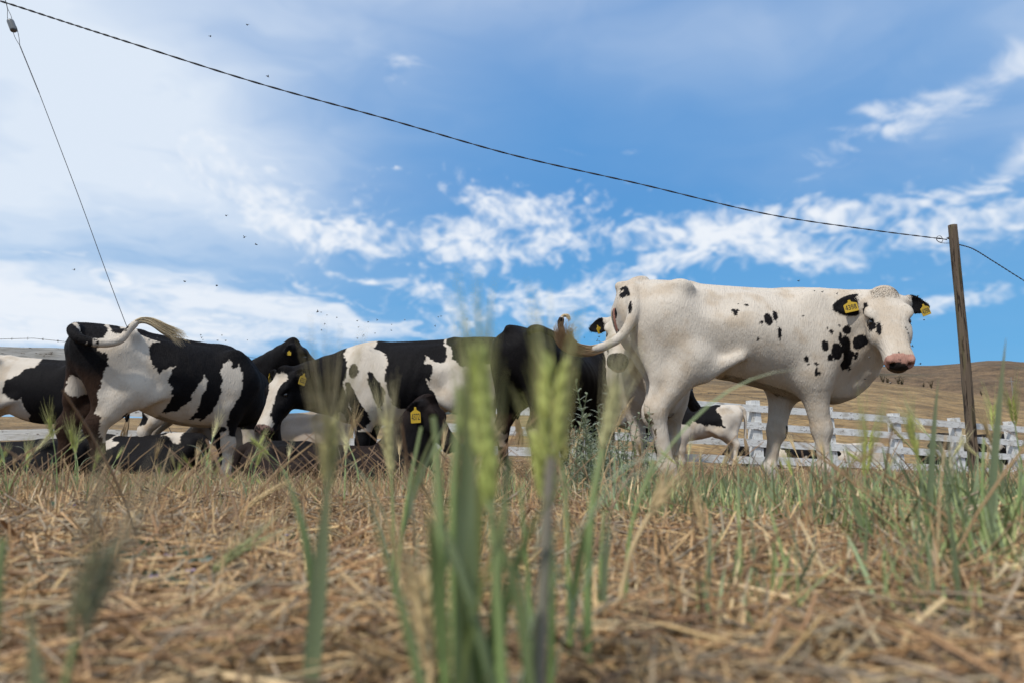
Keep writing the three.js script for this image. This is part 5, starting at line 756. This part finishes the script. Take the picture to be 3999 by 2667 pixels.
// leafy upright weeds
{
  const r = rng(313), mats = leafMat;
  const make = (k) => { const o = thing('leafy_weed', 'upright blue green leafy weed among the pasture grass', 'weed', [0, 0, 0], 'leafy weeds in the pasture'), ns = 3 + (k % 3);
    for (let s = 0; s < ns; s++) { const a = r() * 6.3, H = 0.14 + 0.14 * r(), tip = V(cos(a) * 0.07 * r(), H, sin(a) * 0.07 * r()), path = curve([V(cos(a) * 0.015, -0.01, sin(a) * 0.015), V(cos(a) * 0.03, H * 0.5, sin(a) * 0.03), tip.add(V(cos(a) * 0.02, 0, sin(a) * 0.02))], 16), st = new GB(), lf = new GB(); st.tube(path, (t) => mix(0.0017, 0.0008, t), mix3([0.11, 0.15, 0.07], [0.2, 0.12, 0.1], r() * 0.6), 5, false); part('stem', st.geo(), stemMat, o);
      for (let i = 0; i < 26; i++) { const t = 0.2 + 0.8 * i / 26, p = path[min(16, Math.round(t * 16))], b = i * 2.4 + r(), L = (0.014 + 0.018 * r()) * (1.25 - 0.5 * t), up = 0.5 + 0.6 * r(), D = V(cos(b), up, sin(b)).normalize(), c = mix3([0.17, 0.21, 0.115], [0.27, 0.31, 0.175], r()); lf.blade([0, 0.35, 0.7, 1].map((q) => p.clone().addScaledVector(D, L * q).add(V(0, -L * 0.25 * q * q, 0))), (q) => 0.0026 * sin(PI * clamp(0.1 + 0.85 * q, 0, 1)) + 0.0002, V(-sin(b), 0, cos(b)), c, 0.3); }
      const m = part('leaves', lf.geo(), mats, o, 'stuff'); } return o; };
  const protos = [0, 1, 2, 3].map(make), used = new Set();
  for (let k = 0; k < 110; k++) { const i = k % 4; let o = protos[i]; if (used.has(i)) { o = o.clone(); o.name = numbered('leafy_weed'); scene.add(o); } used.add(i); const near = k < 55, px = near ? 2230 + r() * 270 : 1900 + r() * 2100, d = near ? 1.6 + 1.9 * r() : 2.2 + 2.2 * r(); o.position.copy(gp(px, d)); o.rotation.y = r() * 6.3; o.scale.setScalar((near ? 0.8 : 0.42) + 0.38 * r()); }
  // dark creeping plants with round leaves and small lilac flowers
  const round = (k) => { const o = thing('creeping_mallow', 'low dark green plant with round leaves and a small lilac flower', 'weed', [0, 0, 0], 'round leaved plants in the straw');
    for (let i = 0; i < 16; i++) { const a = r() * 6.3, R = 0.06 * sqrt(r()), h = 0.012 + 0.03 * r(), p = V(cos(a) * R, h, sin(a) * R), s = 0.007 + 0.008 * r(), lf = new GB(), c = mix3([0.045, 0.085, 0.04], [0.09, 0.14, 0.06], r()), tl = V((r() - 0.5) * 0.9, 1, (r() - 0.5) * 0.9 + 0.3).normalize(), X = V(1, 0, 0.2).cross(tl).normalize(), Y = tl.clone().cross(X), m = lf.v(p.x, p.y - s * 0.25, p.z, c), ring = []; for (let q = 0; q < 14; q++) { const b = q / 14 * 2 * PI, w = s * (1 + 0.12 * cos(b * 5)) * (q === 0 ? 0.5 : 1); ring.push(lf.v(p.x + X.x * cos(b) * w + Y.x * sin(b) * w, p.y + X.y * cos(b) * w + Y.y * sin(b) * w + 0.002 * cos(b * 5), p.z + X.z * cos(b) * w + Y.z * sin(b) * w, c)); } for (let q = 0; q < 14; q++) lf.t(m, ring[q], ring[(q + 1) % 14]); lf.tube([V(p.x * 0.3, -0.005, p.z * 0.3), V(p.x * 0.8, h * 0.5, p.z * 0.8), p], 0.0006, [0.1, 0.13, 0.06], 4, false); part('leaf', lf.geo(), leafMat, o); }
    const fl = new GB(); for (let q = 0; q < 5; q++) { const b = q / 5 * 6.283; fl.blade([0, 0.5, 1].map((t) => V(0.01 + cos(b) * 0.005 * t, 0.038 + 0.003 * t, 0.01 + sin(b) * 0.005 * t)), (t) => 0.0022 * (0.4 + t), V(-sin(b), 0, cos(b)), [0.42, 0.33, 0.58], 0.1); } part('flower', fl.geo(), leafMat, o); return o; };
  const rp = [0, 1].map(round); let n = 0;
  for (const [px, d, s] of [[650, 0.72, 1], [720, 0.66, 0.9], [560, 0.8, 1], [690, 0.80, 0.8], [300, 1.4, 1.1], [180, 1.3, 1], [420, 1.6, 1.1], [1170, 1.0, 0.9], [1080, 0.95, 0.8], [620, 0.62, 0.9], [3350, 1.5, 1.2], [3250, 1.4, 1.1], [3500, 1.7, 1.1], [2800, 1.5, 1], [3050, 1.2, 0.9]]) { const o = n < 2 ? rp[n] : rp[n % 2].clone(); if (n >= 2) { o.name = numbered('creeping_mallow'); scene.add(o); } n++; o.position.copy(gp(px, d)); o.rotation.y = r() * 6.3; o.scale.setScalar(s); }
}
// ---- flies
{
  const r = rng(66), fm = new THREE.MeshStandardMaterial({ color: new THREE.Color(0.012, 0.012, 0.014), roughness: 0.4 }), wm = new THREE.MeshStandardMaterial({ color: new THREE.Color(0.25, 0.25, 0.26), roughness: 0.3, side: THREE.DoubleSide });
  const make = (label, group, s) => { const o = thing('fly', label, 'fly', [0, 0, 0], group), b = new THREE.SphereGeometry(1, 10, 8); b.scale(0.0055 * s, 0.0030 * s, 0.0030 * s); const h = new THREE.SphereGeometry(0.0024 * s, 8, 6); h.translate(0.0062 * s, 0.0006 * s, 0); part('body', mergeGeometries([b, h]), fm, o); for (const e of [-1, 1]) { const g = new GB(); g.blade([V(0.001 * s, 0.002 * s, 0.001 * e * s), V(-0.003 * s, 0.004 * s, 0.005 * e * s), V(-0.006 * s, 0.005 * s, 0.009 * e * s)], (t) => 0.0022 * s * sin(PI * clamp(0.15 + 0.75 * t, 0, 1)), V(1, 0, 0), [1, 1, 1], 0.1); part('wing', g.geo(), wm, o); } return o; };
  const A = make('black fly hovering round the cattle', 'flies over the cattle', 1.0), B = make('dark insect flying high under the clouds', 'insects high in the air', 1.25); let na = 0, nb = 0;
  const put = (src, px, py, d) => { const first = src === A ? na++ === 0 : nb++ === 0, o = first ? src : src.clone(); if (!first) { o.name = numbered('fly'); scene.add(o); } o.position.copy(P(px, py, d)); o.rotation.set((r() - 0.5), r() * 6.3, (r() - 0.5)); };
  for (const [x, y] of [[3545, 1288], [3548, 1302], [3565, 1352], [3545, 1368], [3586, 1158], [3597, 1420], [3512, 1376], [3398, 1395], [3270, 1148], [3182, 1137], [3213, 1141], [3120, 1098], [3540, 1280], [3610, 1250], [3480, 1495], [3380, 1480]]) put(A, x, y, 4.0 + r() * 0.15);
  for (let k = 0; k < 22; k++) put(A, 1240 + r() * 640, 1345 - 100 * r() - 40 * (k % 2), 5.4 + r() * 0.3);
  for (let k = 0; k < 26; k++) put(A, 2240 + r() * 140, 1310 + r() * 90, 5.0 + r() * 0.3);
  for (let k = 0; k < 16; k++) put(A, 560 + r() * 420, 1300 + 0.15 * k * 10 + r() * 30, 5.4);
  for (const [x, y] of [[964, 97], [820, 142], [1045, 298], [953, 927], [998, 955], [288, 1054], [720, 1100], [882, 843], [1240, 1218], [846, 1116]]) put(B, x, y, 4.2);
}
shade(scene);
renderer.render(scene, camera);
